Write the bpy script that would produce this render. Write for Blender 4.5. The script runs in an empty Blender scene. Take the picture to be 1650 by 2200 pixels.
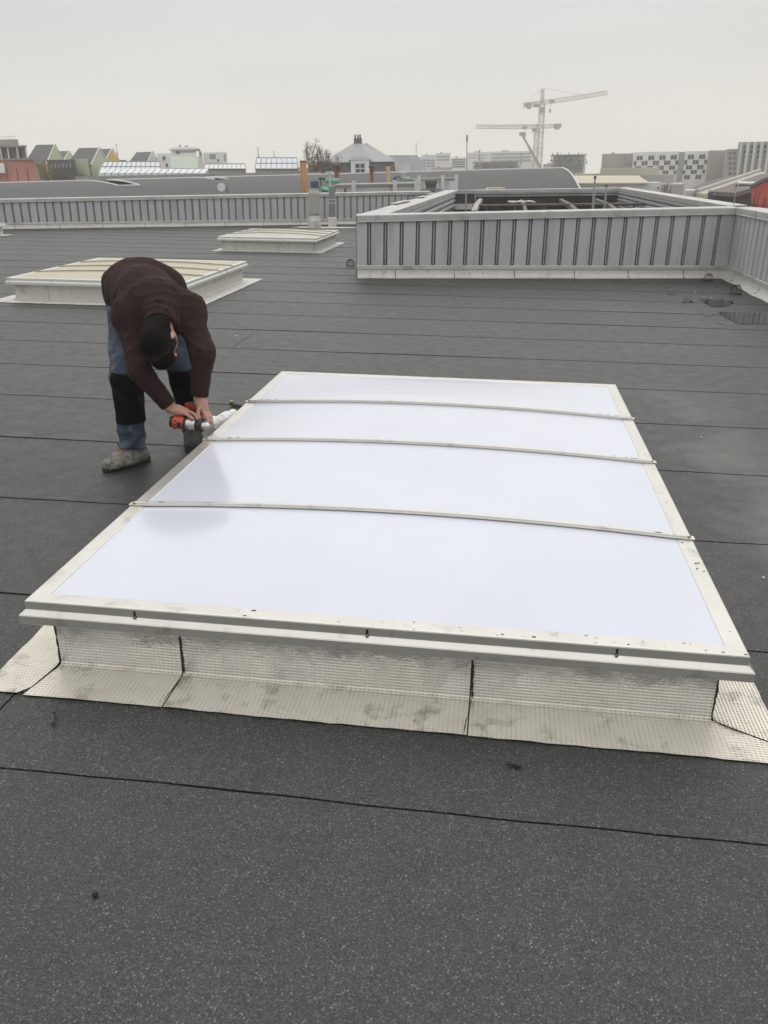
import bpy, bmesh, math, random
import numpy as np
from mathutils import Matrix, Vector
rnd = random.Random(7)
sc = bpy.context.scene
col = sc.collection
rad = math.radians

# ------------------------------------------------------------------ frames
# "roof frame": x along the roofing rolls, y along the skylight, z normal to the (slightly falling) roof.
# "world": z is plumb. MR turns roof coordinates into world coordinates.
R_CAM = np.array([[0.99061, 0.05971, -0.12301], [0.13647, -0.37580, 0.91660], [0.00851, -0.92477, -0.38042]])
H = 1.5
FPX, CX, CY = 1800.0, 825.0, 1100.0
FALL = rad(1.6)
_zg = np.array([-math.sin(FALL), 0, math.cos(FALL)])
_fw = R_CAM[:, 2]
_yw = _fw - (_fw @ _zg) * _zg; _yw /= np.linalg.norm(_yw)
_xw = np.cross(_yw, _zg)
M3 = np.stack([_xw, _yw, _zg])
MR = Matrix([list(M3[0]) + [0], list(M3[1]) + [0], list(M3[2]) + [0], [0, 0, 0, 1]])
CAMW = M3 @ np.array([0, 0, H])
def ray(px, py):
    v = R_CAM @ np.array([px - CX, py - CY, FPX]); return v / np.linalg.norm(v)
def G(px, py, z=0.0):            # point of the roof frame at height z
    r = ray(px, py); return np.array([0, 0, H]) + r * ((z - H) / r[2])
def J(px, py, Y):                # point of the roof frame at depth y
    r = ray(px, py); return np.array([0, 0, H]) + r * (Y / r[1])
def U(px, py, Y):                # point of the plumb world at depth Y
    r = M3 @ ray(px, py); return CAMW + r * ((Y - CAMW[1]) / r[1])
def UZ(px, py, z):               # point of the plumb world at height z
    r = M3 @ ray(px, py); return CAMW + r * ((z - CAMW[2]) / r[2])

# ------------------------------------------------------------------ camera
cam_d = bpy.data.cameras.new('camera'); cam = bpy.data.objects.new('camera', cam_d); col.objects.link(cam)
cam_d.sensor_fit = 'VERTICAL'; cam_d.sensor_height = 36.0; cam_d.sensor_width = 27.0
cam_d.lens = 36.0 * FPX / 2200.0; cam_d.clip_start = 0.05; cam_d.clip_end = 6000
_r, _d, _f = R_CAM[:, 0], R_CAM[:, 1], R_CAM[:, 2]
cm = Matrix(((_r[0], -_d[0], -_f[0], 0), (_r[1], -_d[1], -_f[1], 0), (_r[2], -_d[2], -_f[2], H), (0, 0, 0, 1)))
cam.matrix_world = MR @ cm
sc.camera = cam

# ------------------------------------------------------------------ sky and light (overcast)
SUN_EL, SUN_AZ = rad(58), rad(25)      # azimuth: to the right of the view direction (+Y)
w = bpy.data.worlds.new('World'); sc.world = w; w.use_nodes = True
nt = w.node_tree; nt.nodes.clear()
o_ = nt.nodes.new('ShaderNodeOutputWorld'); bg = nt.nodes.new('ShaderNodeBackground')
sky = nt.nodes.new('ShaderNodeTexSky'); sky.sky_type = 'NISHITA'; sky.sun_disc = False
sky.sun_elevation = SUN_EL; sky.sun_rotation = SUN_AZ; sky.dust_density = 6.0; sky.air_density = 1.0
tc = nt.nodes.new('ShaderNodeTexCoord'); sep = nt.nodes.new('ShaderNodeSeparateXYZ')
nt.links.new(tc.outputs['Generated'], sep.inputs[0])
rampn = nt.nodes.new('ShaderNodeValToRGB'); nt.links.new(sep.outputs['Z'], rampn.inputs[0])
els = rampn.color_ramp.elements
els[0].position = 0.0; els[0].color = (10.6, 10.25, 9.2, 1)
els[1].position = 1.0; els[1].color = (14.5, 14.5, 14.6, 1)
for p_, c_ in ((0.04, (9.7, 9.35, 8.5, 1)), (0.10, (7.9, 7.85, 7.8, 1)), (0.16, (7.5, 7.5, 7.55, 1)), (0.23, (8.2, 8.1, 7.85, 1)), (0.5, (11.0, 11.0, 11.0, 1))):
    e_ = els.new(p_); e_.color = c_
# cloud deck: broad soft streaks, stretched towards the horizon
mp = nt.nodes.new('ShaderNodeMapping'); mp.inputs['Scale'].default_value = (1.2, 1.2, 7.0)
nt.links.new(tc.outputs['Generated'], mp.inputs[0])
nz = nt.nodes.new('ShaderNodeTexNoise'); nz.inputs['Scale'].default_value = 1.7; nz.inputs['Detail'].default_value = 4; nz.inputs['Roughness'].default_value = 0.45
nt.links.new(mp.outputs[0], nz.inputs['Vector'])
mr_ = nt.nodes.new('ShaderNodeMapRange'); mr_.inputs['From Min'].default_value = 0.3; mr_.inputs['From Max'].default_value = 0.7
mr_.inputs['To Min'].default_value = 0.92; mr_.inputs['To Max'].default_value = 1.06
nt.links.new(nz.outputs['Fac'], mr_.inputs['Value'])
mul = nt.nodes.new('ShaderNodeVectorMath'); mul.operation = 'SCALE'
nt.links.new(rampn.outputs[0], mul.inputs[0]); nt.links.new(mr_.outputs[0], mul.inputs['Scale'])
mixs = nt.nodes.new('ShaderNodeMix'); mixs.data_type = 'RGBA'; mixs.inputs['Factor'].default_value = 0.95
nt.links.new(sky.outputs[0], mixs.inputs['A']); nt.links.new(mul.outputs[0], mixs.inputs['B'])
nt.links.new(mixs.outputs['Result'], bg.inputs['Color']); bg.inputs['Strength'].default_value = 0.1
nt.links.new(bg.outputs[0], o_.inputs['Surface'])
sun_d = bpy.data.lights.new('sun', 'SUN'); sun_d.energy = 0.8; sun_d.angle = rad(100); sun_d.color = (1.0, 0.975, 0.94)
sun = bpy.data.objects.new('sun', sun_d); col.objects.link(sun)
_dir = Vector((math.sin(SUN_AZ) * math.cos(SUN_EL), math.cos(SUN_AZ) * math.cos(SUN_EL), math.sin(SUN_EL)))
sun.rotation_euler = _dir.to_track_quat('Z', 'Y').to_euler(); sun.location = (0, 0, 30)
vs = sc.view_settings; vs.view_transform = 'Standard'; vs.look = 'None'; vs.exposure = 0.0; vs.gamma = 1.0; vs.use_curve_mapping = False
sc.render.engine = 'CYCLES'
try:
    sc.cycles.use_denoising = True; sc.cycles.denoiser = 'OPENIMAGEDENOISE'
except Exception: pass
sc.cycles.max_bounces = 8; sc.cycles.diffuse_bounces = 3; sc.cycles.glossy_bounces = 3; sc.cycles.transmission_bounces = 3; sc.cycles.volume_bounces = 1

# ------------------------------------------------------------------ materials
MATS = {}
def material(name, color, rough=0.6, metal=0.0, spec=0.5, vary=0.0, vscale=3.0, bump=0.0, bscale=60.0, stretch=None,
             dirt=None, dirt_amt=0.0, dirt_scale=4.0, dirt_lo=0.52, dirt_hi=0.68, rand=0.0, fine=0.0, fscale=200.0, transl=0.0):
    if name in MATS: return MATS[name]
    m = bpy.data.materials.new(name); m.use_nodes = True; t = m.node_tree; L = t.links.new
    b = t.nodes['Principled BSDF']
    b.inputs['Roughness'].default_value = rough; b.inputs['Metallic'].default_value = metal
    b.inputs['Specular IOR Level'].default_value = spec
    tcn = t.nodes.new('ShaderNodeTexCoord'); vec = tcn.outputs['Object']
    if stretch:
        mpn = t.nodes.new('ShaderNodeMapping'); mpn.inputs['Scale'].default_value = stretch; L(vec, mpn.inputs[0]); vec = mpn.outputs[0]
    c = tuple(color) + (1,)
    cur = None
    def rgbval():
        n = t.nodes.new('ShaderNodeRGB'); n.outputs[0].default_value = c; return n.outputs[0]
    cur = rgbval()
    def noise(scale, detail=5, rg=0.55):
        n = t.nodes.new('ShaderNodeTexNoise'); n.inputs['Scale'].default_value = scale; n.inputs['Detail'].default_value = detail
        n.inputs['Roughness'].default_value = rg; L(vec, n.inputs['Vector']); return n.outputs['Fac']
    def scaled(curc, fac, lo, hi):
        r = t.nodes.new('ShaderNodeMapRange'); r.inputs['From Min'].default_value = 0.25; r.inputs['From Max'].default_value = 0.75
        r.inputs['To Min'].default_value = lo; r.inputs['To Max'].default_value = hi; L(fac, r.inputs['Value'])
        v = t.nodes.new('ShaderNodeVectorMath'); v.operation = 'SCALE'; L(curc, v.inputs[0]); L(r.outputs[0], v.inputs['Scale']); return v.outputs[0]
    if vary > 0: cur = scaled(cur, noise(vscale), 1 - vary, 1 + vary)
    if rand > 0:
        oi = t.nodes.new('ShaderNodeObjectInfo'); r_ = t.nodes.new('ShaderNodeMapRange'); r_.inputs['To Min'].default_value = 1 - rand; r_.inputs['To Max'].default_value = 1 + rand; L(oi.outputs['Random'], r_.inputs['Value'])
        v_ = t.nodes.new('ShaderNodeVectorMath'); v_.operation = 'SCALE'; L(cur, v_.inputs[0]); L(r_.outputs[0], v_.inputs['Scale']); cur = v_.outputs[0]
    if fine > 0: cur = scaled(cur, noise(fscale, 2), 1 - fine, 1 + fine)
    if dirt is not None:
        f = noise(dirt_scale, 8, 0.62)
        r = t.nodes.new('ShaderNodeMapRange'); r.inputs['From Min'].default_value = dirt_lo; r.inputs['From Max'].default_value = dirt_hi
        r.inputs['To Max'].default_value = dirt_amt; L(f, r.inputs['Value'])
        mx = t.nodes.new('ShaderNodeMix'); mx.data_type = 'RGBA'; L(r.outputs[0], mx.inputs['Factor']); L(cur, mx.inputs['A'])
        mx.inputs['B'].default_value = tuple(dirt) + (1,); cur = mx.outputs['Result']
    L(cur, b.inputs['Base Color'])
    if bump > 0:
        bn = t.nodes.new('ShaderNodeBump'); bn.inputs['Strength'].default_value = bump; bn.inputs['Distance'].default_value = 0.01
        L(noise(bscale, 6), bn.inputs['Height']); L(bn.outputs[0], b.inputs['Normal'])
    MATS[name] = m
    return m

# ------------------------------------------------------------------ mesh builder
class MB:
    def __init__(s): s.v = []; s.f = []
    def quad(s, a, b, c, d):
        n = len(s.v); s.v += [tuple(a), tuple(b), tuple(c), tuple(d)]; s.f.append((n, n + 1, n + 2, n + 3)); return s
    def poly(s, pts):
        n = len(s.v); s.v += [tuple(p) for p in pts]; s.f.append(tuple(range(n, n + len(pts)))); return s
    def hexa(s, p):              # 8 corners: bottom 4 ccw, top 4 ccw
        n = len(s.v); s.v += [tuple(q) for q in p]
        for f in ((3, 2, 1, 0), (4, 5, 6, 7), (0, 1, 5, 4), (1, 2, 6, 5), (2, 3, 7, 6), (3, 0, 4, 7)): s.f.append(tuple(n + i for i in f))
        return s
    def box(s, x0, x1, y0, y1, z0, z1):
        return s.hexa([(x0, y0, z0), (x1, y0, z0), (x1, y1, z0), (x0, y1, z0), (x0, y0, z1), (x1, y0, z1), (x1, y1, z1), (x0, y1, z1)])
    def prism(s, prof, ax, a0, a1):   # profile of 2d points extruded along axis 0/1/2 (profile order: the other two axes)
        n = len(s.v); k = len(prof)
        for a in (a0, a1):
            for p in prof:
                q = [p[0], p[1]]; q.insert(ax, a); s.v.append(tuple(q))
        s.f.append(tuple(n + i for i in range(k))[::-1]); s.f.append(tuple(n + k + i for i in range(k)))
        for i in range(k):
            j = (i + 1) % k; s.f.append((n + i, n + j, n + k + j, n + k + i))
        return s
    def tube(s, pts, r, n=6, cap=True):
        pts = [Vector(p) for p in pts]; rr = r if isinstance(r, (list, tuple)) else [r] * len(pts)
        base = len(s.v); up = None
        for i, p in enumerate(pts):
            d = (pts[min(i + 1, len(pts) - 1)] - pts[max(i - 1, 0)])
            if d.length < 1e-9: d = Vector((0, 0, 1))
            d.normalize()
            if up is None: up = d.orthogonal().normalized()
            u = (up - d * up.dot(d))
            u = u.normalized() if u.length > 1e-6 else d.orthogonal().normalized()
            up = u; v = d.cross(u)
            for k in range(n):
                a = 2 * math.pi * k / n; q = p + (u * math.cos(a) + v * math.sin(a)) * rr[i]; s.v.append(tuple(q))
        for i in range(len(pts) - 1):
            for k in range(n):
                a = base + i * n + k; b = base + i * n + (k + 1) % n; s.f.append((a, b, b + n, a + n))
        if cap:
            s.f.append(tuple(base + k for k in range(n))[::-1]); e = base + (len(pts) - 1) * n; s.f.append(tuple(e + k for k in range(n)))
        return s
    def lathe(s, prof, n=20, c=(0, 0)):    # (radius, z)
        base = len(s.v)
        for r, z in prof:
            for k in range(n):
                a = 2 * math.pi * k / n; s.v.append((c[0] + r * math.cos(a), c[1] + r * math.sin(a), z))
        for i in range(len(prof) - 1):
            for k in range(n):
                a = base + i * n + k; b = base + i * n + (k + 1) % n; s.f.append((a, b, b + n, a + n))
        s.f.append(tuple(base + k for k in range(n))[::-1]); e = base + (len(prof) - 1) * n; s.f.append(tuple(e + k for k in range(n)))
        return s
    def grid(s, P, closed=False):          # P: 2d list of points
        base = len(s.v); nr, nc = len(P), len(P[0])
        for row in P: s.v += [tuple(q) for q in row]
        for i in range(nr - 1):
            for j in range(nc - 1 + (1 if closed else 0)):
                j2 = (j + 1) % nc
                s.f.append((base + i * nc + j, base + i * nc + j2, base + (i + 1) * nc + j2, base + (i + 1) * nc + j))
        return s
    def build(s, name, mat, parent=None, smooth=False, bevel=0.0, solid=0.0, local=None):
        me = bpy.data.meshes.new(name); me.from_pydata([tuple(map(float, v)) for v in s.v], [], s.f); me.validate(); me.update()
        if bevel > 0 or solid > 0:
            bm = bmesh.new(); bm.from_mesh(me)
            if solid > 0:
                bmesh.ops.recalc_face_normals(bm, faces=bm.faces[:])
                bmesh.ops.solidify(bm, geom=bm.faces[:], thickness=solid)
            if bevel > 0:
                bmesh.ops.recalc_face_normals(bm, faces=bm.faces[:])
                bmesh.ops.bevel(bm, geom=[e for e in bm.edges if e.is_manifold and e.calc_face_angle(0) > 0.5], offset=bevel, segments=2, affect='EDGES', profile=0.5)
            bm.to_mesh(me); bm.free()
        if smooth: me.polygons.foreach_set('use_smooth', [len(p_.vertices) <= 4 for p_ in me.polygons])
        me.materials.append(mat)
        o = bpy.data.objects.new(name, me); col.objects.link(o)
        if parent is not None: o.parent = parent
        if local is not None: o.matrix_local = local
        return o
def tag(o, label, cat, group=None):
    o['label'] = label; o['category'] = cat
    if group: o['group'] = group
    return o
def struct(o, kind='structure', label=None):
    o['kind'] = kind
    if label: o['label'] = label
    return o
def thing(name, label, cat, mat4=None, group=None):
    o = bpy.data.objects.new(name, None); o.empty_display_size = 0.1; col.objects.link(o)
    if mat4 is not None: o.matrix_world = mat4
    return tag(o, label, cat, group)
def on_roof(x=0, y=0, z=0, rz=0): return MR @ Matrix.Translation((x, y, z)) @ Matrix.Rotation(rz, 4, 'Z')
def at_world(p, rz=0): return Matrix.Translation(tuple(map(float, p))) @ Matrix.Rotation(rz, 4, 'Z')
def copy_to(mesh_obj, parent, local=None):
    c = mesh_obj.copy(); col.objects.link(c); c.parent = parent
    if local is not None: c.matrix_local = local
    return c
# ------------------------------------------------------------------ roof materials
def felt_material(name, dark, mid, pale_marks=True):
    m = bpy.data.materials.new(name); m.use_nodes = True; t = m.node_tree; L = t.links.new; b = t.nodes['Principled BSDF']
    tcn = t.nodes.new('ShaderNodeTexCoord'); vec = tcn.outputs['Object']
    def noise(scale, detail=4, rg=0.55, v=None):
        n = t.nodes.new('ShaderNodeTexNoise'); n.inputs['Scale'].default_value = scale; n.inputs['Detail'].default_value = detail
        n.inputs['Roughness'].default_value = rg; L(v or vec, n.inputs['Vector']); return n.outputs['Fac']
    def mrange(x, a, bb, c, d):
        r = t.nodes.new('ShaderNodeMapRange'); r.inputs['From Min'].default_value = a; r.inputs['From Max'].default_value = bb
        r.inputs['To Min'].default_value = c; r.inputs['To Max'].default_value = d; L(x, r.inputs['Value']); return r.outputs[0]
    def mixc(f, a, c):
        mx = t.nodes.new('ShaderNodeMix'); mx.data_type = 'RGBA'; L(f, mx.inputs['Factor'])
        for s_, q in (('A', a), ('B', c)):
            if isinstance(q, tuple): mx.inputs[s_].default_value = q + (1,)
            else: L(q, mx.inputs[s_])
        return mx.outputs['Result']
    def math_(op, a, c):
        n = t.nodes.new('ShaderNodeMath'); n.operation = op
        for i, q in enumerate((a, c)):
            if isinstance(q, (int, float)): n.inputs[i].default_value = q
            else: L(q, n.inputs[i])
        return n.outputs[0]
    vo = t.nodes.new('ShaderNodeTexVoronoi'); vo.inputs['Scale'].default_value = 330; L(vec, vo.inputs['Vector'])
    sp = t.nodes.new('ShaderNodeSeparateColor'); L(vo.outputs['Color'], sp.inputs[0])
    grain = mixc(mrange(sp.outputs['Red'], 0.1, 0.85, 0, 1), dark, mid)
    grain = mixc(mrange(sp.outputs['Green'], 0.94, 0.97, 0, 0.85), grain, (0.14, 0.142, 0.133))      # pale granules
    clump = mrange(noise(170, 2), 0.36, 0.64, 0.35, 1.55)
    patch = mrange(noise(1.1, 5, 0.6), 0.3, 0.7, 0.86, 1.14)
    oi = t.nodes.new('ShaderNodeObjectInfo'); strip = mrange(oi.outputs['Random'], 0, 1, 0.93, 1.07)
    k = math_('MULTIPLY', math_('MULTIPLY', math_('MULTIPLY', clump, patch), strip), mrange(noise(48, 3, 0.6), 0.34, 0.66, 0.74, 1.26))
    v = t.nodes.new('ShaderNodeVectorMath'); v.operation = 'SCALE'; L(grain, v.inputs[0]); L(k, v.inputs['Scale'])
    base = v.outputs[0]
    rough = mrange(noise(9, 6, 0.65), 0.3, 0.7, 0.44, 0.60)
    if pale_marks:
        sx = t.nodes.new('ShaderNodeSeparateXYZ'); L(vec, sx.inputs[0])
        # pale damp streak along the right-hand side, its wet look painted into the colour
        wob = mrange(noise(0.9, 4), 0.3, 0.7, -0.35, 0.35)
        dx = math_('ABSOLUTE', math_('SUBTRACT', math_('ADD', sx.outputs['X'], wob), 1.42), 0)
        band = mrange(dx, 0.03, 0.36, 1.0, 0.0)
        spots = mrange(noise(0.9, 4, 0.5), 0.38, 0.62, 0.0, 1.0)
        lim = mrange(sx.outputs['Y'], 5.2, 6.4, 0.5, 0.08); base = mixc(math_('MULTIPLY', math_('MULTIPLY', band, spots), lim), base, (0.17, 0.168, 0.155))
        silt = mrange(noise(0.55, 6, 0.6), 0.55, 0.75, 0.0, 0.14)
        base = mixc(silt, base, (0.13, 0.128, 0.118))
    L(base, b.inputs['Base Color']); L(rough, b.inputs['Roughness']); b.inputs['Specular IOR Level'].default_value = 0.6
    bn = t.nodes.new('ShaderNodeBump'); bn.inputs['Strength'].default_value = 0.45; bn.inputs['Distance'].default_value = 0.003
    hh = math_('ADD', math_('MULTIPLY', sp.outputs['Blue'], 0.35), noise(160, 3))
    L(hh, bn.inputs['Height']); bn2 = t.nodes.new('ShaderNodeBump'); bn2.inputs['Strength'].default_value = 0.12; bn2.inputs['Distance'].default_value = 0.05
    L(noise(2.5, 3), bn2.inputs['Height']); L(bn.outputs[0], bn2.inputs['Normal']); L(bn2.outputs[0], b.inputs['Normal'])
    MATS[name] = m; return m
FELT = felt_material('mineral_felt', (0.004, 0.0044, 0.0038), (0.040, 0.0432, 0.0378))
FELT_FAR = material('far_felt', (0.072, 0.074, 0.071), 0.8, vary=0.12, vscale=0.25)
BITUMEN = material('bitumen', (0.012, 0.012, 0.012), 0.45, bump=0.4, bscale=80)
def foil_material(name, base, dirtc, amt, cell=(0.014, 0.0105), metal=0.55, rough=0.38):
    m = bpy.data.materials.new(name); m.use_nodes = True; t = m.node_tree; L = t.links.new; b = t.nodes['Principled BSDF']
    uv = t.nodes.new('ShaderNodeUVMap'); tcn = t.nodes.new('ShaderNodeTexCoord')
    su = t.nodes.new('ShaderNodeSeparateXYZ'); L(uv.outputs[0], su.inputs[0])
    def mth(op, a, c=0.0, clamp=False):
        n = t.nodes.new('ShaderNodeMath'); n.operation = op; n.use_clamp = clamp
        for i_, q in enumerate((a, c)):
            if isinstance(q, (int, float)): n.inputs[i_].default_value = q
            else: L(q, n.inputs[i_])
        return n.outputs[0]
    def saw(x, w_): return mth('ABSOLUTE', mth('SUBTRACT', mth('FRACT', mth('DIVIDE', x, w_)), 0.5))       # 0 in mid cell, .5 at its edge
    eu, ev = saw(su.outputs['X'], cell[0]), saw(su.outputs['Y'], cell[1])
    rows_ = mth('MULTIPLY', mth('SUBTRACT', ev, 0.30), 8.0, True)                                          # raised thread between rows
    groove = mth('MULTIPLY', mth('SUBTRACT', eu, 0.35), 10.0, True)                                         # pinched groove between cells
    dots = mth('MULTIPLY', groove, rows_); ridge = mth('MULTIPLY', rows_, mth('SUBTRACT', 1.0, groove))
    def noise(scale, detail=5, rg=0.6):
        n = t.nodes.new('ShaderNodeTexNoise'); n.inputs['Scale'].default_value = scale; n.inputs['Detail'].default_value = detail
        n.inputs['Roughness'].default_value = rg; L(tcn.outputs['Object'], n.inputs['Vector']); return n.outputs['Fac']
    def mrange(x, a, bb, c, d):
        r = t.nodes.new('ShaderNodeMapRange'); r.inputs['From Min'].default_value = a; r.inputs['From Max'].default_value = bb
        r.inputs['To Min'].default_value = c; r.inputs['To Max'].default_value = d; L(x, r.inputs['Value']); return r.outputs[0]
    def mixc(f, a, c):
        mx = t.nodes.new('ShaderNodeMix'); mx.data_type = 'RGBA'; L(f, mx.inputs['Factor'])
        for s_, q in (('A', a), ('B', c)):
            if isinstance(q, tuple): mx.inputs[s_].default_value = q + (1,)
            else: L(q, mx.inputs[s_])
        return mx.outputs['Result']
    c = mixc(mrange(noise(7), 0.35, 0.65, 0, 1), base, tuple(min(1, q * 1.12) for q in base))
    mm = t.nodes.new('ShaderNodeMath'); mm.operation = 'MULTIPLY'; L(dots, mm.inputs[0]); L(mrange(noise(16), 0.36, 0.6, 0.12, amt), mm.inputs[1])
    c = mixc(mth('MULTIPLY', ridge, 0.6), c, tuple(min(.92, q * 1.25) for q in base))  # glints along the embossed ridges, put into the base colour
    c = mixc(mm.outputs[0], c, dirtc)                                     # grime caught in the embossed grooves
    c = mixc(mrange(noise(8, 9, 0.7), 0.54, 0.72, 0, amt * 0.75), c, dirtc)
    L(c, b.inputs['Base Color']); b.inputs['Metallic'].default_value = metal; L(mrange(noise(9), 0.3, 0.7, rough - 0.06, rough + 0.12), b.inputs['Roughness'])
    bn = t.nodes.new('ShaderNodeBump'); bn.inputs['Strength'].default_value = 0.9; bn.inputs['Distance'].default_value = 0.0035; bn.invert = True
    L(mth('SUBTRACT', mth('MULTIPLY', dots, 0.9), ridge), bn.inputs['Height'])
    b2 = t.nodes.new('ShaderNodeBump'); b2.inputs['Strength'].default_value = 0.22; b2.inputs['Distance'].default_value = 0.014
    L(noise(14, 3), b2.inputs['Height']); L(bn.outputs[0], b2.inputs['Normal']); L(b2.outputs[0], b.inputs['Normal'])
    MATS[name] = m; return m
FOIL = foil_material('embossed_foil', (0.82, 0.82, 0.81), (0.16, 0.14, 0.10), 0.35, metal=0.92, rough=0.24)
FOIL_APRON = foil_material('weathered_foil', (0.68, 0.645, 0.565), (0.10, 0.075, 0.042), 1.0, metal=0.6, rough=0.36)
FOIL_FAR = foil_material('old_foil', (0.62, 0.61, 0.57), (0.22, 0.20, 0.15), 0.75, metal=0.35, rough=0.45)

# ------------------------------------------------------------------ roof deck and felt strips
WA, WB = np.array([-2.105, 12.479]), np.array([3.351, 13.634])     # foot of the near clad parapet
FA, FB = np.array([-12.45, 20.45]), np.array([-5.722, 24.058])     # foot of the far parapet
def y_limit(x):
    if x < -2.08: return FA[1] + (x - FA[0]) * (FB[1] - FA[1]) / (FB[0] - FA[0]) + 0.12
    return WA[1] + (x - WA[0]) * (WB[1] - WA[1]) / (WB[0] - WA[0]) + 0.10
deck = MB()
for x0, x1 in ((-28, -2.08), (-2.0799, 3.46)):
    n = 40; xs = [x0 + (x1 - x0) * i / n for i in range(n + 1)]
    deck.grid([[(x, -5, -0.012) for x in xs], [(x, max(y_limit(x), -4.9), -0.012) for x in xs]])
deck_o = struct(deck.build('roof', BITUMEN)); deck_o.matrix_world = MR
SEAM0, PITCH = 1.664, 0.922
def strip(x0, x1, y0, y1, seed, row):
    r = random.Random(seed); n = max(2, int((x1 - x0) / (0.03 if -1 < y0 < 6 else 0.12))); ph = [r.uniform(0, 6.28) for _ in range(6)]; ra, rb = random.Random(5000 + row), random.Random(5001 + row); pa = [ra.uniform(0, 6.28) for _ in range(3)]; pb = [rb.uniform(0, 6.28) for _ in range(3)]
    def wob(x, q): return 0.006 * math.sin(x * 1.3 + q[0]) + 0.004 * math.sin(x * 4.1 + q[1]) + 0.0016 * math.sin(x * 17 + q[2])
    A, B, C, D, E_ = [], [], [], [], []
    for i in range(n + 1):
        x = x0 + (x1 - x0) * i / n; yl = y_limit(x)
        ble = 0.0015 * max(0, math.sin(x * 2.7 + ph[4]) * math.sin(x * 6.1 + ph[5])) + .0008 * r.random(); ya = min(y0 + 0.0014 + ble + wob(x, pa) * 0.8, yl); yb = min(y1 - 0.0022 + wob(x, pb) * 0.8, yl + 0.001)
        cur = 0.0025 * max(0, math.sin(x * 0.9 + ph[1])) ** 3
        A.append((x, ya, -0.009)); B.append((x, ya, 0.0015 + cur)); C.append((x, ya + min(0.05, (yb - ya) * .5), 0.0)); D.append((x, yb, -0.001)); E_.append((x, yb, -0.009))
    m = MB(); m.grid([A, B, C, D, E_]); m.f = [f for f in m.f if abs(m.v[f[0]][1] - m.v[f[2]][1]) + abs(m.v[f[0]][2] - m.v[f[2]][2]) + abs(m.v[f[1]][1] - m.v[f[3]][1]) > 1e-4]
    return m
k = 0
for i in range(-7, 27):
    y0 = SEAM0 + PITCH * i; y1 = y0 + PITCH
    r = random.Random(100 + i)
    cuts = [-28 + r.uniform(0, 4)]
    while cuts[-1] < -9.5: cuts.append(cuts[-1] + 7.6)
    if i == 0: cuts = [-17.0, -9.2, -1.402]
    cuts = [-28.0] + [c for c in cuts if -27 < c < 2.4] + [3.46]
    for a, b in zip(cuts[:-1], cuts[1:]):
        if y0 > max(y_limit(a + .01), y_limit(b - .01), y_limit(-2.09) if a < -2.09 < b else -99): continue
        segs = [(a, b)]
        if y0 > 12.3 and a < -2.08 < b: segs = [(a, -2.0805), (-2.0795, b)]
        for sa, sb in segs:
            if y0 > max(y_limit(sa + .001), y_limit(sb - .001)): continue
            m = strip(sa + .003, sb - .003, y0, y1, 1000 + k, i); k += 1
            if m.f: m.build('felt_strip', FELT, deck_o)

# ------------------------------------------------------------------ puddles near the gully
WATER = material('puddle_water', (0.018, 0.019, 0.018), 0.015, spec=0.6, bump=0.0)
WET = material('wet_felt', (0.026, 0.027, 0.026), 0.28, spec=0.5, vary=0.25, vscale=30, bump=0.15, bscale=120)
def puddle(name, pts, mat, label, seed, z=0.004):
    r = random.Random(seed); P = [np.array(G(*p)) for p in pts]; out = []
    for i in range(len(P)):
        a, b = P[i], P[(i + 1) % len(P)]
        for q in range(7):
            t = q / 7; p = a + (b - a) * t; j = 0.02 * np.linalg.norm(b - a) + 0.004
            out.append((p[0] + r.uniform(-j, j), p[1] + r.uniform(-j, j), z))
    o = MB().poly(out).build(name, mat); o.matrix_world = MR; struct(o, 'structure', label)
    return o
puddle('puddle', [(1500, 643), (1530, 644), (1555, 644), (1578, 650), (1560, 659), (1530, 660), (1515, 652)], WATER, 'small clear puddle below the parapet corner', 1)
puddle('puddle', [(1541, 670), (1580, 672), (1620, 672), (1700, 675), (1720, 690), (1650, 696), (1590, 697), (1565, 685)], WATER, 'long puddle running out of the right edge', 2)
puddle('puddle', [(1470, 640), (1476, 638), (1490, 651), (1466, 651)], WATER, 'triangular sliver of puddle left of the others', 3)
puddle('puddle', [(1434, 621), (1445, 620), (1445, 633), (1434, 633)], WATER, 'small upright patch of standing water by the wall', 4)
puddle('damp_patch', [(1508, 674), (1520, 671), (1532, 677), (1518, 680)], WET, 'dark damp spot before the puddles', 5)
puddle('damp_patch', [(1540, 694), (1552, 692), (1556, 698)], WET, 'tiny damp spot nearest the camera', 6)
#puddle('damp_patch', [(1430, 604), (1500, 600), (1575, 604), (1660, 640), (1720, 668), (1560, 640), (1500, 634), (1455, 618)], WET, 'broad dark wet film along the parapet foot', 7, z=0.0028)
# ------------------------------------------------------------------ skylights
ALU = material('weathered_aluminium', (0.62, 0.605, 0.56), 0.30, metal=0.7, vary=0.06, vscale=5, dirt=(0.14, 0.12, 0.085), dirt_amt=0.5, dirt_scale=9, dirt_lo=0.57, dirt_hi=0.76, fine=0.04)
ALU_OLD = material('old_aluminium', (0.60, 0.60, 0.57), 0.5, metal=0.2, vary=0.08, vscale=4, dirt=(0.16, 0.14, 0.1), dirt_amt=0.7, dirt_scale=5, dirt_lo=0.56, dirt_hi=0.75)
BAR_OLD = material('stained_bar', (.29, .26, .19), .6, vary=.3, vscale=8)
SCREWM = material('dirty_screw_steel', (0.22, 0.20, 0.17), 0.5, metal=0.6, vary=0.3, vscale=60)
GRIME = material('black_grime', (0.014, 0.013, 0.011), 0.8, bump=0.3, bscale=200)
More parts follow.
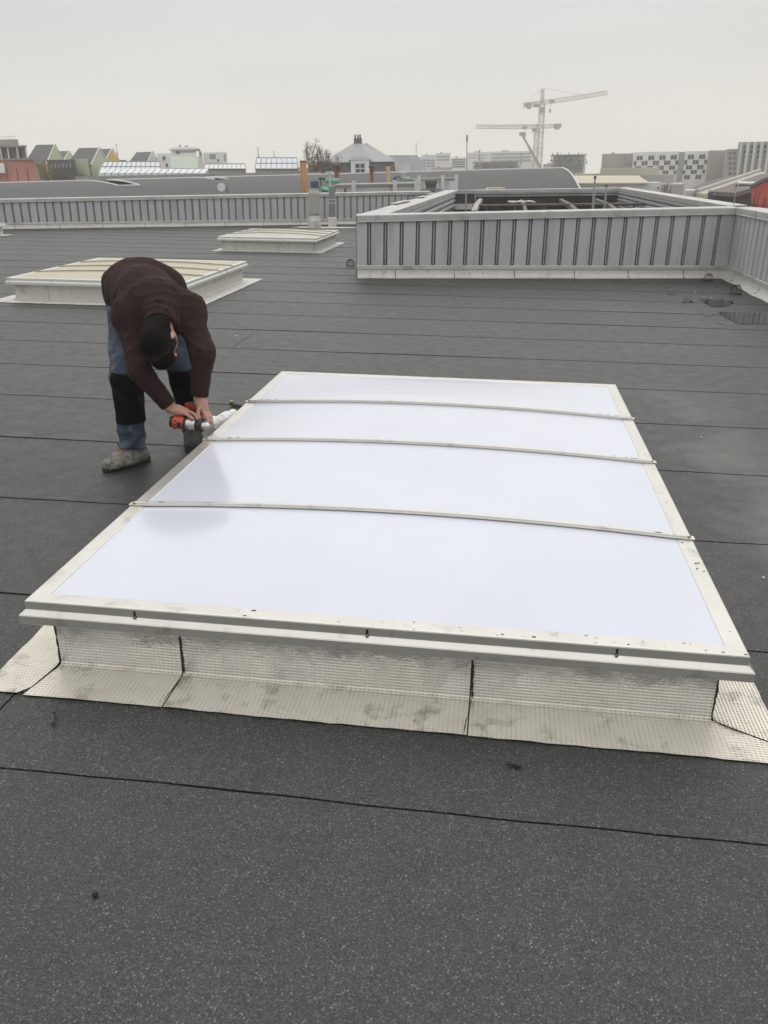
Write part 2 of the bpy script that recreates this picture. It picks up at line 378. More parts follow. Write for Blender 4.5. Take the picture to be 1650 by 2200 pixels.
def sheet_material(name, base, rough=0.09, rib=0.5, stain=None):
    m = bpy.data.materials.new(name); m.use_nodes = True; t = m.node_tree; L = t.links.new; b = t.nodes['Principled BSDF']
    tcn = t.nodes.new('ShaderNodeTexCoord'); sx = t.nodes.new('ShaderNodeSeparateXYZ'); L(tcn.outputs['Object'], sx.inputs[0])
    wv = t.nodes.new('ShaderNodeMath'); wv.operation = 'MULTIPLY'; L(sx.outputs['X'], wv.inputs[0]); wv.inputs[1].default_value = 2 * math.pi / 0.0165
    sn = t.nodes.new('ShaderNodeMath'); sn.operation = 'SINE'; L(wv.outputs[0], sn.inputs[0])
    nz = t.nodes.new('ShaderNodeTexNoise'); nz.inputs['Scale'].default_value = 1.6; nz.inputs['Detail'].default_value = 3; L(tcn.outputs['Object'], nz.inputs['Vector'])
    r = t.nodes.new('ShaderNodeMapRange'); r.inputs['From Min'].default_value = .3; r.inputs['From Max'].default_value = .7; r.inputs['To Min'].default_value = .975; r.inputs['To Max'].default_value = 1.02
    L(nz.outputs['Fac'], r.inputs['Value'])
    v = t.nodes.new('ShaderNodeVectorMath'); v.operation = 'SCALE'; v.inputs[0].default_value = base; L(r.outputs[0], v.inputs['Scale'])
    cur = v.outputs[0]
    n2 = t.nodes.new('ShaderNodeTexNoise'); n2.inputs['Scale'].default_value = 38; n2.inputs['Detail'].default_value = 3; n2.inputs['Roughness'].default_value = 0.7; L(tcn.outputs['Object'], n2.inputs['Vector'])
    r2 = t.nodes.new('ShaderNodeMapRange'); r2.inputs['From Min'].default_value = .74; r2.inputs['From Max'].default_value = .8; r2.inputs['To Max'].default_value = .6; L(n2.outputs['Fac'], r2.inputs['Value'])
    mx = t.nodes.new('ShaderNodeMix'); mx.data_type = 'RGBA'; L(r2.outputs[0], mx.inputs['Factor']); L(cur, mx.inputs['A']); mx.inputs['B'].default_value = (.25, .22, .17, 1); cur = mx.outputs['Result']
    if stain:
        n3 = t.nodes.new('ShaderNodeTexNoise'); n3.inputs['Scale'].default_value = 2.2; n3.inputs['Detail'].default_value = 7; n3.inputs['Roughness'].default_value = 0.65; L(tcn.outputs['Object'], n3.inputs['Vector'])
        r3 = t.nodes.new('ShaderNodeMapRange'); r3.inputs['From Min'].default_value = .45; r3.inputs['From Max'].default_value = .75; r3.inputs['To Max'].default_value = .8; L(n3.outputs['Fac'], r3.inputs['Value'])
        m3 = t.nodes.new('ShaderNodeMix'); m3.data_type = 'RGBA'; L(r3.outputs[0], m3.inputs['Factor']); L(cur, m3.inputs['A']); m3.inputs['B'].default_value = stain + (1,); cur = m3.outputs['Result']
    L(cur, b.inputs['Base Color']); b.inputs['Roughness'].default_value = rough; b.inputs['IOR'].default_value = 1.58
    bn = t.nodes.new('ShaderNodeBump'); bn.inputs['Strength'].default_value = rib; bn.inputs['Distance'].default_value = 0.00045
    L(sn.outputs[0], bn.inputs['Height']); L(bn.outputs[0], b.inputs['Normal'])
    MATS[name] = m; return m
SHEET = sheet_material('opal_polycarbonate', (0.565, 0.59, 0.66), rough=0.15, rib=0.1)
SHEET_OLD = sheet_material('yellowed_polycarbonate', (0.42, 0.385, 0.265), rough=0.4, rib=0.3, stain=(0.36, 0.31, 0.19))

SHEET_OLD2 = sheet_material('greyed_polycarbonate', (0.44, 0.425, 0.35), rough=0.4, rib=0.3, stain=(0.33, 0.30, 0.21))
def uv_from(o, fn):
    me = o.data; uvl = me.uv_layers.new(name='UVMap')
    for lp in me.loops: uvl.data[lp.index].uv = fn(lp.vertex_index)

def flashing(parent, P0, along, out, length, joints, z_top, apron, mat_w, mat_a, seed, mitre=(1, 1), wave=0.0016, apron_pitch=0.0):
    """foil dressed up an upstand and out over the roof; P0 = foot at the left end, pieces split at joints"""
    r = random.Random(seed); P0 = Vector(P0 + (0,)) if len(P0) == 2 else Vector(P0); A = Vector(along + (0,)); O = Vector(out + (0,))
    cuts = [0.0] + list(joints) + [length]
    prof = [(0.0, z_top)] + [(0.0, z_top * (1 - q / 5)) for q in range(1, 5)] + [(0.0005, .018), (.004, .010), (.012, .0065), (.028, .005)]
    na = 6
    prof += [(.028 + (apron - .028) * q / na, .0045 + (0.0 if q < na else -.0005)) for q in range(1, na + 1)]
    arc = [0.0]
    for i in range(1, len(prof)): arc.append(arc[-1] + math.hypot(prof[i][0] - prof[i - 1][0], prof[i][1] - prof[i - 1][1]))
    for ci, (a, b) in enumerate(zip(cuts[:-1], cuts[1:])):
        n = max(4, int((b - a) / 0.035)); ph = [r.uniform(0, 6.3) for _ in range(8)]
        split = 5
        for part, (i0, i1) in enumerate(((0, split), (split, len(prof) - 1))):
            rows, uvs = [], []
            for i in range(i0, i1 + 1):
                d, z = prof[i]; row = []
                lo, hi = a + .002, b - .002
                if ci == 0: lo = a - min(d * mitre[0], apron) + .0025
                if ci == len(cuts) - 2: hi = b + min(d * mitre[1], apron) - .0025
                for j in range(n + 1):
                    s = lo + (hi - lo) * j / n
                    e = wave * (math.sin(s * 9 + ph[0] + z * 20) + .7 * math.sin(s * 23 + ph[1] + d * 30) + .5 * math.sin(s * 41 + ph[2]))
                    if part == 0: q = P0 + A * s + O * (d + .002 + abs(e) * (z / z_top)) + Vector((0, 0, z))
                    else:
                        edge = (0.0016 * math.sin(s * 7 + ph[3]) + 0.0010 * math.sin(s * 37 + ph[4]) + .0008 * math.sin(s * 91)) if i == i1 else 0
                        q = P0 + A * s + O * (d + .002 + edge) + Vector((0, 0, z + (abs(e) * .9 if d > .04 else 0)))
                    row.append(tuple(q)); uvs.append((s, arc[i]))
                rows.append(row)
            mb = MB().grid(rows); o = mb.build('flashing_sheet', mat_w if part == 0 else mat_a, parent, smooth=True)
            uv_from(o, lambda vi, U_=uvs: U_[vi])
def bead(parent, pts, r0, seed, mat=None):
    r = random.Random(seed); out = []; rr = []
    for a, b in zip(pts[:-1], pts[1:]):
        a, b = Vector(a), Vector(b); n = max(2, int((b - a).length / 0.012))
        for i in range(n):
            out.append(a.lerp(b, i / n) + Vector((r.uniform(-1, 1), r.uniform(-1, 1), 0)) * 0.0012); rr.append(r0 * r.uniform(0.35, 1.25))
    out.append(Vector(pts[-1])); rr.append(r0 * .5)
    return MB().tube(out, rr, 5).build('bitumen_bead', mat or BITUMEN, parent, smooth=True)

def skylight(name, label, x, y, W, L_, bars, joints, sheet, alu, foil_w, foil_a, group, detail=True, screws=(), side_joints=(), apron=0.175, bulge=0.034, flat_ends=True, curb_in=0.055):
    t = thing(name, label, 'skylight', on_roof(x, y), group)
    hw = W / 2; ci = curb_in; ZC = 0.200; ZT = 0.262
    MB().box(-hw + ci, hw - ci, ci, L_ - ci, -0.004, ZC).build('curb', BITUMEN, t)
    # underlay of dark bitumen that shows in the joints of the foil
    MB().box(-hw + ci - apron + .012, hw - ci + apron - .012, ci - apron + .012, L_ - ci + apron - .012, -.006, .0032).build('bitumen_underlay', BITUMEN, t)
    Wc, Lc = W - 2 * ci, L_ - 2 * ci
    flashing(t, (-hw + ci, ci), (1, 0), (0, -1), Wc, joints, ZC, apron, foil_w, foil_a, 11, (.2, 1.7))
    flashing(t, (hw - ci, ci), (0, 1), (1, 0), Lc, side_joints, ZC, apron, foil_w, foil_a, 12, (.59, 1))
    flashing(t, (hw - ci, L_ - ci), (-1, 0), (0, 1), Wc, (), ZC, apron, foil_w, foil_a, 13)
    flashing(t, (-hw + ci, L_ - ci), (0, -1), (-1, 0), Lc, side_joints, ZC, apron, foil_w, foil_a, 14, (1, 5))
    if detail:
        for i, jx in enumerate(joints):
            X = -hw + ci + jx
            bead(t, [(X, ci - .003, ZC), (X + .004, ci - .004, .1), (X + .006, ci - .006, .015)], .0038, 20 + i)
            bead(t, [(X + .006, ci - .01, .012), (X - .004, ci - .08, .005), (X - .012, ci - apron, .004)], .0016, 30 + i)
        for sx in (-1, 1):
            bead(t, [(sx * (hw - ci + .001), ci - .002, ZC), (sx * (hw - ci), ci - .004, .02), (sx * (hw - ci + .004), ci - .008, .008)], .0034, 40 + sx)
            kx, ky = (.2, 1.0) if sx < 0 else (1.0, .59); bead(t, [(sx * (hw - ci + .004), ci - .01, .008), (sx * (hw - ci + apron * .5 * kx), ci - apron * .5 * ky, .006), (sx * (hw - ci + apron * kx), ci - apron * ky, .003)], .0018, 44 + sx)
    # frame rails: profile (inset from the outer edge, z), mitred
    prof = [(0.0565, .248), (0.0565, .2605), (0.053, .262), (0.004, .2625), (0.0012, .261), (0.0, .2575), (0.0, .2320), (-.002, .2302), (-.0150, .2195), (-.0170, .2160), (-.0170, .190), (-.0150, .188), (.048, .188), (.048, .199), (.0, .199), (.012, .248)]
    def rail(P, Q, dirv, inn):
        rows = []
        for e, z in prof:
            a = Vector(P) + Vector(inn) * e + Vector(dirv) * e + Vector((0, 0, z)); b = Vector(Q) + Vector(inn) * e - Vector(dirv) * e + Vector((0, 0, z))
            n = 10; rows.append([tuple(a.lerp(b, i / n)) for i in range(n + 1)])
        mb = MB().grid(rows); k0 = len(prof); nn = 11
        mb.f.append(tuple(i * nn for i in range(k0))); mb.f.append(tuple(i * nn + 10 for i in range(k0))[::-1])
        return mb.build('frame_rail', alu, t)
    e0 = 0.0006
    rail((-hw, 0, 0), (hw, 0, 0), (1, 0, 0), (0, 1, 0)); rail((hw, e0, 0), (hw, L_ - e0, 0), (0, 1, 0), (-1, 0, 0))
    rail((hw, L_, 0), (-hw, L_, 0), (-1, 0, 0), (0, -1, 0)); rail((-hw, L_ - e0, 0), (-hw, e0, 0), (0, -1, 0), (1, 0, 0))
    # sheet, bowed up between the long sides
    def bow(u, v):      # u,v in 0..1
        s = 1 - (2 * u - 1) ** 2; e = min(v, 1 - v) * L_
        return bulge * s * (0.06 + 0.94 * min(1, e / 0.55) ** 0.8 if flat_ends else 1)
    n = 40; x0, x1, y0, y1 = -hw + .05, hw - .05, .05, L_ - .05
    MB().grid([[(x0 + (x1 - x0) * i / n, y0 + (y1 - y0) * j / n, .2585 + bow(i / n, j / n)) for i in range(n + 1)] for j in range(n + 1)]).build('glazing_sheet', sheet, t, smooth=True)
    for bi, by in enumerate(bars):
        v = (by - y0) / (y1 - y0); rows = []
        pr = [(-.0115, .0), (-.011, .0035), (-.0085, .0045), (-.0075, .010), (-.0055, .012), (.0055, .012), (.0075, .010), (.0085, .0045), (.011, .0035), (.0115, .0)]
        m_ = 26
        for dy, dz in pr:
            row = []
            for i in range(m_ + 1):
                u = i / m_; X = -hw + .01 + (W - .02) * u; ui = max(0, min(1, (X - x0) / (x1 - x0)))
                row.append((X, by + dy + .003 * math.sin(u * 3 + bi), .2632 + bow(ui, v) + dz))
            rows.append(row)
        MB().grid(rows).build('glazing_bar', alu if detail else BAR_OLD, t)
        for sx in (-1, 1):
            X = sx * hw
            c = MB().box(min(X - sx * .03, X + sx * .007), max(X - sx * .03, X + sx * .007), by - .015, by + .015, .2642, .2675)
            c.box(min(X + sx * .0015, X + sx * .0055), max(X + sx * .0015, X + sx * .0055), by - .012, by + .012, .226, .2642)
            c.build('bar_clip', alu, t, bevel=.0012)
            MB().lathe([(.0075, 0), (.0075, .005), (.005, .0075), (.0, .008)], 6).build('bolt', SCREWM, t, local=Matrix.Translation((X - sx * .014, by - .004, .2674)))
            if detail:
                r = random.Random(bi * 7 + sx); q = MB()
                for _ in range(7):
                    cx = X - sx * r.uniform(.05, .2); z_ = .2632 + bow(max(0, min(1, (cx - x0) / (x1 - x0))), v) + .012
                    s_ = r.uniform(.003, .009); q.poly([(cx + s_ * 1.6 * math.cos(a_) * r.uniform(.6, 1), by + .0045 * math.sin(a_) * r.uniform(.5, 1), z_ + .0006) for a_ in [k_ * 1.05 for k_ in range(6)]])
                q.build('moss_speck', GRIME, t)['kind'] = 'stuff'
    for i, sx in enumerate(screws):
        X = sx - x
        S = MB().lathe([(.0052, 0), (.0052, .004), (.0035, .006), (0, .0062)], 8).build('screw', SCREWM, t, local=Matrix.Translation((X, -.0006, .2335)) @ Matrix.Rotation(rad(90), 4, 'X'))
        MB().poly([(X + a_, -.0008, .236 + b_) for a_, b_ in ((-.004, 0), (.004, .001), (.0035, .012), (.0045, .016), (0, .0185), (-.0045, .0155), (-.003, .012))]).build('screw_slot', GRIME, t)
        r = random.Random(i + 5)
        MB().poly([(X + .007 * math.cos(a_) * r.uniform(.6, 1.1), -.0008, .2335 + .008 * math.sin(a_) * r.uniform(.6, 1.1)) for a_ in [k_ * .63 for k_ in range(10)]]).build('grime_spot', GRIME, t)
    if detail:
        r = random.Random(3); q = MB()
        for _ in range(34):
            cx = hw - abs(r.gauss(0, .75)); 
            if cx < -hw + .1: continue
            cy = r.choice([r.uniform(.006, .02), r.uniform(.03, .05)]); s_ = r.uniform(.002, .010) * r.uniform(.5, 1)
            if r.random() < .18: s_ *= 1.5
            q.poly([(cx + s_ * math.cos(a_) * r.uniform(.5, 1.1), cy + s_ * .38 * math.sin(a_) * r.uniform(.5, 1.1), .2634) for a_ in [k_ * .78 for k_ in range(8)]])
        for _ in range(20):
            cy = r.uniform(.1, L_ * .8); cx = hw - r.uniform(.008, .045); s_ = r.uniform(.0015, .005)
            q.poly([(cx + s_ * math.cos(a_) * r.uniform(.5, 1.1), cy + s_ * math.sin(a_) * r.uniform(.5, 1.1), .2634) for a_ in [k_ * .78 for k_ in range(8)]])
        q.build('grime_specks', GRIME, t)['kind'] = 'stuff'
    return t
MAIN = skylight('skylight', 'large skylight with bright white sheet and foil flashing in the foreground', -0.3265, 2.104, 2.134, 3.175,
         (0.80, 1.66, 2.386), (0.41, 1.318), SHEET, ALU, FOIL, FOIL_APRON, 'roof skylights', True, (-1.041, -0.329, 0.383), (1.05, 2.1))
skylight('skylight', 'yellowed skylight partly hidden behind the bending worker', -4.68, 9.46, 2.2, 2.42, (.62, 1.22, 1.8), (.42, 1.35), SHEET_OLD, ALU_OLD, FOIL_FAR, FOIL_FAR, 'roof skylights', False, (), (1.1,), apron=.23, bulge=.03)
skylight('skylight', 'yellowed skylight farther back before the two flue pipes', -4.44, 16.1, 1.9, 2.3, (.6, 1.15, 1.7), (.28, 1.1), SHEET_OLD2, ALU_OLD, FOIL_FAR, FOIL_FAR, 'roof skylights', False, (), (.6, 1.15, 1.7), apron=.17, bulge=.04)
skylight('skylight', 'skylight corner cut off by the left edge', -12.3, 16.3, 2.13, 2.4, (.6, 1.2, 1.8), (.7, 1.4), SHEET_OLD, ALU_OLD, FOIL_FAR, FOIL_FAR, 'roof skylights', False, (), (), apron=.17, bulge=.05)
# ------------------------------------------------------------------ clad parapets
CLAD = material('grey_steel_cladding', (0.45, 0.458, 0.466), 0.4, metal=0.0, vary=0.05, vscale=1.2, dirt=(0.27, 0.27, 0.255), dirt_amt=0.6, bump=.12, bscale=2.5, rand=.05, dirt_scale=2.2, stretch=(3, 3, .35), dirt_lo=.5, dirt_hi=.75)
CLAD_DARK = material('cladding_recess', (0.10, 0.102, 0.105), 0.6, vary=0.1)
RIBM = material('cladding_rib', (0.33, 0.338, 0.345), 0.5, vary=0.08)
COPING = material('coping_metal', (0.46, 0.46, 0.445), 0.42, metal=0.3, vary=0.06, vscale=1.5, dirt=(0.20, 0.185, 0.15), dirt_amt=0.7, dirt_scale=2.2, dirt_lo=.5, dirt_hi=.72, bump=.1, bscale=4)
def parapet(name, label, A, B, zA, zB, pitch, first, joints_cap, joints_foil, depth=0.34, gap=0.05, group='clad parapet walls', seed=0, cap_h=0.1, zf=.118, zt=.168, panel_end=None):
    A = np.array(A, float); B = np.array(B, float); Lw = float(np.linalg.norm(B - A)); ang = math.atan2(B[1] - A[1], B[0] - A[0])
    t = thing(name, label, 'parapet wall', on_roof(A[0], A[1], 0, ang), group)
    def zt_(x): return zA + (zB - zA) * x / Lw
    # local x along, y into the wall, camera side at y=0
    MB().hexa([(0, .03, 0), (Lw, .03, 0), (Lw, depth, 0), (0, depth, 0), (0, .03, zt_(0) - .03), (Lw, .03, zt_(Lw) - .03), (Lw, depth, zt_(Lw) - .03), (0, depth, zt_(0) - .03)]).build('backing', CLAD_DARK, t)
    xs = [0.0]; x = first
    while x < (panel_end or Lw) - .02: xs.append(x); x += pitch
    xs.append(panel_end or Lw)
    for i in range(len(xs) - 1):
        a = xs[i] + (gap / 2 if i else 0); b = xs[i + 1] - (gap / 2 if i < len(xs) - 2 else 0)
        z1a, z1b = zt_(a) - cap_h + .015, zt_(b) - cap_h + .015; c = .007
        m = MB()
        m.hexa([(a + c, 0, zt), (b - c, 0, zt), (b, .03, zt), (a, .03, zt), (a + c, 0, z1a), (b - c, 0, z1b), (b, .03, z1b), (a, .03, z1a)])
        m.build('cladding_panel', CLAD, t)
        if i < len(xs) - 2:
            xr = xs[i + 1]; w_ = gap * .17
            MB().hexa([(xr - w_, .010, zt), (xr + w_, .010, zt), (xr + w_ * 1.3, .0299, zt), (xr - w_ * 1.3, .0299, zt), (xr - w_, .010, zt_(xr) - cap_h + .01), (xr + w_, .010, zt_(xr) - cap_h + .01), (xr + w_ * 1.3, .0299, zt_(xr) - cap_h + .01), (xr - w_ * 1.3, .0299, zt_(xr) - cap_h + .01)]).build('cladding_rib', RIBM, t)
            if Lw < 8: MB().lathe([(.007, 0), (.007, .004), (.004, .006)], 6).build('fixing', GRIME, t, local=Matrix.Translation((xr, .0098, zt + .025)) @ Matrix.Rotation(rad(90), 4, 'X'))
    # base trim
    MB().prism([(-.012, zt), (-.016, zf + .004), (.0298, zf + .004), (.0298, zt + .012), (.0, zt + .010)], 0, 0, Lw).build('base_trim', COPING, t)
    # coping in lengths
    cuts = [0.0] + list(joints_cap) + [Lw]
    for a, b in zip(cuts[:-1], cuts[1:]):
        a_ = a + .0015; b_ = b - .0015; m = MB(); P = []
        pr = [(-.030, -cap_h), (-.034, -cap_h + .006), (-.024, -cap_h + .012), (-.024, -.012), (-.018, -.002), (depth * .5, .008), (depth + .02, -.004), (depth + .024, -.012), (depth + .024, -cap_h * .7), (depth + .018, -cap_h * .7), (depth + .016, -.02), (-.018, -.02), (-.020, -cap_h)]
        for X in (a_, b_): P.append([(X, q[0], zt_(X) + q[1]) for q in pr])
        k_ = len(pr); n0 = 0; m.v = P[0] + P[1]
        for i in range(k_):
            j = (i + 1) % k_; m.f.append((i, i + k_, j + k_, j))
        m.f.append(tuple(range(k_))); m.f.append(tuple(range(k_, 2 * k_))[::-1])
        m.build('coping', COPING, t)
        if b < Lw - .01: MB().box(b - .035, b + .035, -.0365, -.024, zt_(b) - cap_h - .002, zt_(b) + .001).build('coping_joint', COPING, t, bevel=.003)
    # foil skirting
    fl = [(0.0, zf), (-.004, zf * .6), (-.010, zf * .3), (-.03, .016), (-.055, .006), (-.10, .0042)]
    fc = [0.0] + list(joints_foil) + [Lw]; r = random.Random(seed)
    for a, b in zip(fc[:-1], fc[1:]):
        n = max(6, int((b - a) / .06)); rows = []; uvs = []; ph = r.uniform(0, 6)
        for q, (yy, zz) in enumerate(fl):
            row = []
            for i in range(n + 1):
                s = a + .004 + (b - a - .008) * i / n; e = .0035 * (math.sin(s * 7 + ph) + .6 * math.sin(s * 19 + ph * 2 + zz * 30))
                ed = .018 * math.sin(s * 2.3 + ph) + .008 * math.sin(s * 9) if q == len(fl) - 1 else 0
                row.append((s, yy - .004 - abs(e) + ed, zz)); uvs.append((s, q * .03))
            rows.append(row)
        o = MB().grid(rows).build('flashing_sheet', FOIL_FAR, t, smooth=True); uv_from(o, lambda vi, U_=uvs: U_[vi])
        if b < Lw - .01: bead(t, [(b, -.003, zf), (b + .003, -.012, zf * .3), (b, -.06, .007)], .006 if depth < 1 else .01, seed + int(b * 10))
    MB().box(0, Lw, -.004, .0299, 0, zf).build('plinth', BITUMEN, t)
    return t
LF = float(np.linalg.norm(WB - WA))
parapet('parapet_wall', 'near grey ribbed parapet wall across the right half', WA, WB, .868, 1.005, .2345, .178, (2.78,), (.56, 1.43, 2.33, 3.23, 4.05, 4.9), seed=1)
parapet('parapet_wall', 'ribbed parapet wall returning along the right edge', WB, (3.351, -4.0), 1.005, 1.008, .2345, .12, (1.1, 4, 7), (.5, .95, 1.8, 2.8, 4, 6, 8, 10, 12), seed=2)
dF = (FB - FA) / np.linalg.norm(FB - FA)
F0 = FA - dF * 8.0; F1 = FB + dF * 4.0
LFF = float(np.linalg.norm(F1 - F0)); sl = (.812 - .695) / float(np.linalg.norm(FB - FA))
parapet('parapet_wall', 'long far ribbed parapet wall across the left half', F0, F1, .695 - sl * 8, .812 + sl * 4, .192, .1, (3, 6, 9, 10.3, 12, 15, 17.5), tuple(1 + 1.05 * i for i in range(18)), gap=.034, seed=3, cap_h=.085, zf=.10, zt=.135)

# ------------------------------------------------------------------ sunken courtyard behind the near parapet (plumb world)
def w3(p): return np.array(MR @ Vector(p))
ZP = 0.915
pA = w3((WA[0], WA[1], 0)); pB = w3((WB[0], WB[1], 0))
pC = UZ(1330, 402, ZP + .02); pD = UZ(958, 409, ZP)
LINER = material('courtyard_liner', (0.30, 0.305, 0.31), 0.5, vary=.15, vscale=1.5)
DARKROOF = material('mossy_dark_roof', (0.040, 0.038, 0.032), 0.9, vary=.5, vscale=3, bump=.4, bscale=20)
STEEL = material('galvanised_steel', (0.36, 0.36, 0.35), 0.45, metal=.4, vary=.15, vscale=4)
PALE = material('pale_painted_metal', (0.62, 0.62, 0.60), 0.5, vary=.08, vscale=3, dirt=(.2, .18, .14), dirt_amt=.4, dirt_scale=6)
fl_ = MB().poly([(p[0], p[1], .30) for p in (pA, pB, pC, pD)]).build('courtyard_floor', DARKROOF); struct(fl_)
def ribbed_liner(P, Q, label, nrib, zlo, ztop, zr0, cap=True, capw=.34, caplabel=None, inward=1):
    P = np.array(P); Q = np.array(Q); L_ = float(np.hypot(*(Q - P)[:2])); ang = math.atan2(Q[1] - P[1], Q[0] - P[0])
    t = thing('parapet_wall', label, 'parapet wall', at_world((P[0], P[1], 0), ang), 'clad parapet walls')
    s = inward
    MB().box(0, L_, min(0, s * capw), max(0, s * capw), zlo, ztop - .02).build('backing', DARKROOF if 'back of' in label else CLAD_DARK, t)
    h = (ztop - .09 - zr0) / nrib
    for i in range(nrib):
        z1 = ztop - .09 - i * h
        pr = [(0, z1), (-s * .035, z1 - h * .22), (-s * .035, z1 - h * .62), (0, z1 - h * .84)]
        MB().prism(pr, 0, .01, L_ - .01).build('cladding_rib', LINER, t)
    if cap:
        n = max(1, int(L_ / 3))
        for i in range(n):
            MB().prism([(-s * .03, ztop - .09), (-s * .03, ztop - .004), (s * (capw + .02), ztop + .002), (s * (capw + .02), ztop - .08), (s * capw, ztop - .02), (0, ztop - .02)], 0, L_ * i / n + .003, L_ * (i + 1) / n - .003).build('coping', COPING, t)
    return t
ribbed_liner(pD + [.36, 0, 0], pA + [.36, 0, 0] + (pD - pA) / np.linalg.norm(pD - pA) * .36, 'parapet running back from the left end of the near wall', 3, -1.15, ZP + .005, .45, inward=-1)
ribbed_liner(pD + [.05, 0, 0], pC, 'pale banded parapet closing the back of the courtyard', 2, -1.15, ZP, ZP - .22, inward=1, capw=.25)
ribbed_liner(pC, pB + (pC - pB) / np.linalg.norm(pC - pB) * .3, 'banded parapet on the right side of the courtyard', 5, -1.15, ZP + .01, .36, inward=1, capw=.22)
for i_, (lab_, pts_) in enumerate((('rainwater film on the left courtyard coping nearest the camera', ((838, 437), (862, 431), (882, 429), (878, 432), (850, 438))), ('rainwater film midway along the left courtyard coping', ((886, 424.5), (905, 420.5), (916, 420), (908, 423.5))), ('rainwater film at the far end of the left courtyard coping', ((915, 416.5), (926, 414), (934, 413.7), (924, 416.4))))):
    P_ = [UZ(x_, y_, ZP + .028) for x_, y_ in pts_]; struct(MB().poly([tuple(p_) for p_ in P_]).build('rainwater', WATER), 'structure', lab_)
# old arched rafters and purlins over the dark courtyard roof
RAFT = material('weathered_rafter', (0.13, 0.12, 0.10), 0.75, vary=.3, vscale=5, dirt=(.07, .065, .05), dirt_amt=.6, dirt_scale=6)
RAFT_PALE = material('pale_rafter', (0.33, 0.32, 0.29), 0.6, vary=.15, vscale=4, dirt=(.15, .13, .1), dirt_amt=.5, dirt_scale=5)
def rafter(px0, py0, px1, py1, z0, z1, rise, wdt, mat, label):
    P = UZ(px0, py0, z0); Q = UZ(px1, py1, z1); n = 14; d = (Q - P)[:2]; d = d / np.linalg.norm(d); nn = np.array([-d[1], d[0]]) * wdt / 2
    rows = [[], [], [], []]
    for i in range(n + 1):
        s = i / n; p = P + (Q - P) * s; z = p[2] + rise * 4 * s * (1 - s) + .02 * math.sin(s * 9)
        rows[0].append((p[0] - nn[0], p[1] - nn[1], z - .10)); rows[1].append((p[0] - nn[0], p[1] - nn[1], z)); rows[2].append((p[0] + nn[0], p[1] + nn[1], z)); rows[3].append((p[0] + nn[0], p[1] + nn[1], z - .10))
    o = MB().grid(rows + [rows[0]]).build('rafter', mat); tag(o, label, 'rafter', 'courtyard rafters'); return o
rafter(1042, 413, 1018, 453, .62, .66, .05, .12, RAFT_PALE, 'pale rafter at the left of the courtyard')
rafter(1112, 415, 1130, 453, .58, .62, .05, .07, RAFT, 'rafter with striped board in mid courtyard')
rafter(1184, 417, 1240, 453, .58, .62, .06, .10, RAFT, 'brown curved rafter right of mid courtyard')
rafter(1254, 417, 1325, 451, .58, .62, .06, .10, RAFT, 'brown curved rafter before the right courtyard wall')
def purlin(px0, px1, py0, py1, z, label, mat=None):
    P = UZ(px0, py0, z); Q = UZ(px1, py1, z); t = thing('purlin', label, 'purlin', at_world(P), 'courtyard purlins'); d = Q - P
    MB().tube([(0, 0, 0), tuple(d)], .035, 6).build('rail', mat or STEEL, t)
    n = 6
    for i in range(n):
        p = d * ((i + .5) / n); MB().box(p[0] - .02, p[0] + .02, p[1] - .02, p[1] + .02, -.42, 0.0).build('post', mat or STEEL, t)
    return t
purlin(1005, 1380, 430, 424, .55, 'nearer steel purlin over the dark courtyard roof', RAFT)
purlin(1015, 1395, 442, 438, .66, 'nearest brown purlin just above the near coping', RAFT)
purlin(1040, 1350, 424, 419, .60, 'thin brown purlin in mid courtyard', RAFT)
purlin(1060, 1325, 418, 414, .62, 'farther steel purlin along the back of the courtyard')
bd = thing('roof_board', 'small striped corrugated board lying on a rafter', 'board', at_world(UZ(1120, 434, .66)))
for i in range(5):
    MB().box(-.3 + i * .13, -.3 + i * .13 + .08, -.45, .45, .0, .025).build('batten', RAFT_PALE if i % 2 else PALE, bd)
MB().box(-.32, .34, -.4, .4, -.02, -.0005).build('backing', RAFT, bd)
# glazed box in the left corner of the courtyard
GLASS_D = material('dark_glass', (0.05, 0.055, 0.06), 0.1, spec=.6)
cg = thing('ventilator_box', 'small glazed steel box in the left corner of the courtyard', 'box', at_world(UZ(982, 443, .5)))
MB().box(-.55, .55, 0, 1.2, -.1, .06).build('base', PALE, cg); MB().box(-.5, .5, .05, 1.15, .0605, .34).build('glass', GLASS_D, cg)
for sx in (-.55, .52):
    for sy in (0, 1.17): MB().box(sx, sx + .03, sy, sy + .03, .0601, .38).build('post', STEEL, cg)
for sy in (0, 1.17): MB().box(-.57, .57, sy - .005, sy + .035, .3801, .42).build('top_rail', STEEL, cg)
# wet patches on the left coping are thin films of rainwater laid on it
# ------------------------------------------------------------------ things standing on the roof
WIRE = material('black_wire', (0.012, 0.012, 0.012), 0.7)
def leaf_guard(px, py, label, s=1.0):
    P = G(px, py); t = thing('leaf_guard', label, 'drain guard', on_roof(P[0], P[1], .003), 'wire leaf guards over roof drains')
    r, h = .072 * s, .115 * s
    MB().tube([(r * math.cos(a), r * math.sin(a), .008) for a in [2 * math.pi * i / 20 for i in range(21)]], .0038, 5, False).build('ring', WIRE, t)
    MB().tube([(r * .55 * math.cos(a), r * .55 * math.sin(a), h * .86) for a in [2 * math.pi * i / 14 for i in range(15)]], .0035, 5, False).build('ring', WIRE, t)
    for k_ in range(5):
        a = math.pi * k_ / 5; pts = []
        for i in range(13):
            q = math.pi * i / 12; c = math.cos(q); pts.append((r * c * math.cos(a), r * c * math.sin(a), .008 + h * math.sin(q) ** .6))
        MB().tube(pts, .0027, 5).build('wire', WIRE, t)
    return t
leaf_guard(1580, 633, 'wire leaf guard on the wet roof nearest the right edge')
leaf_guard(1521, 606, 'wire leaf guard tight against the parapet corner', .95)
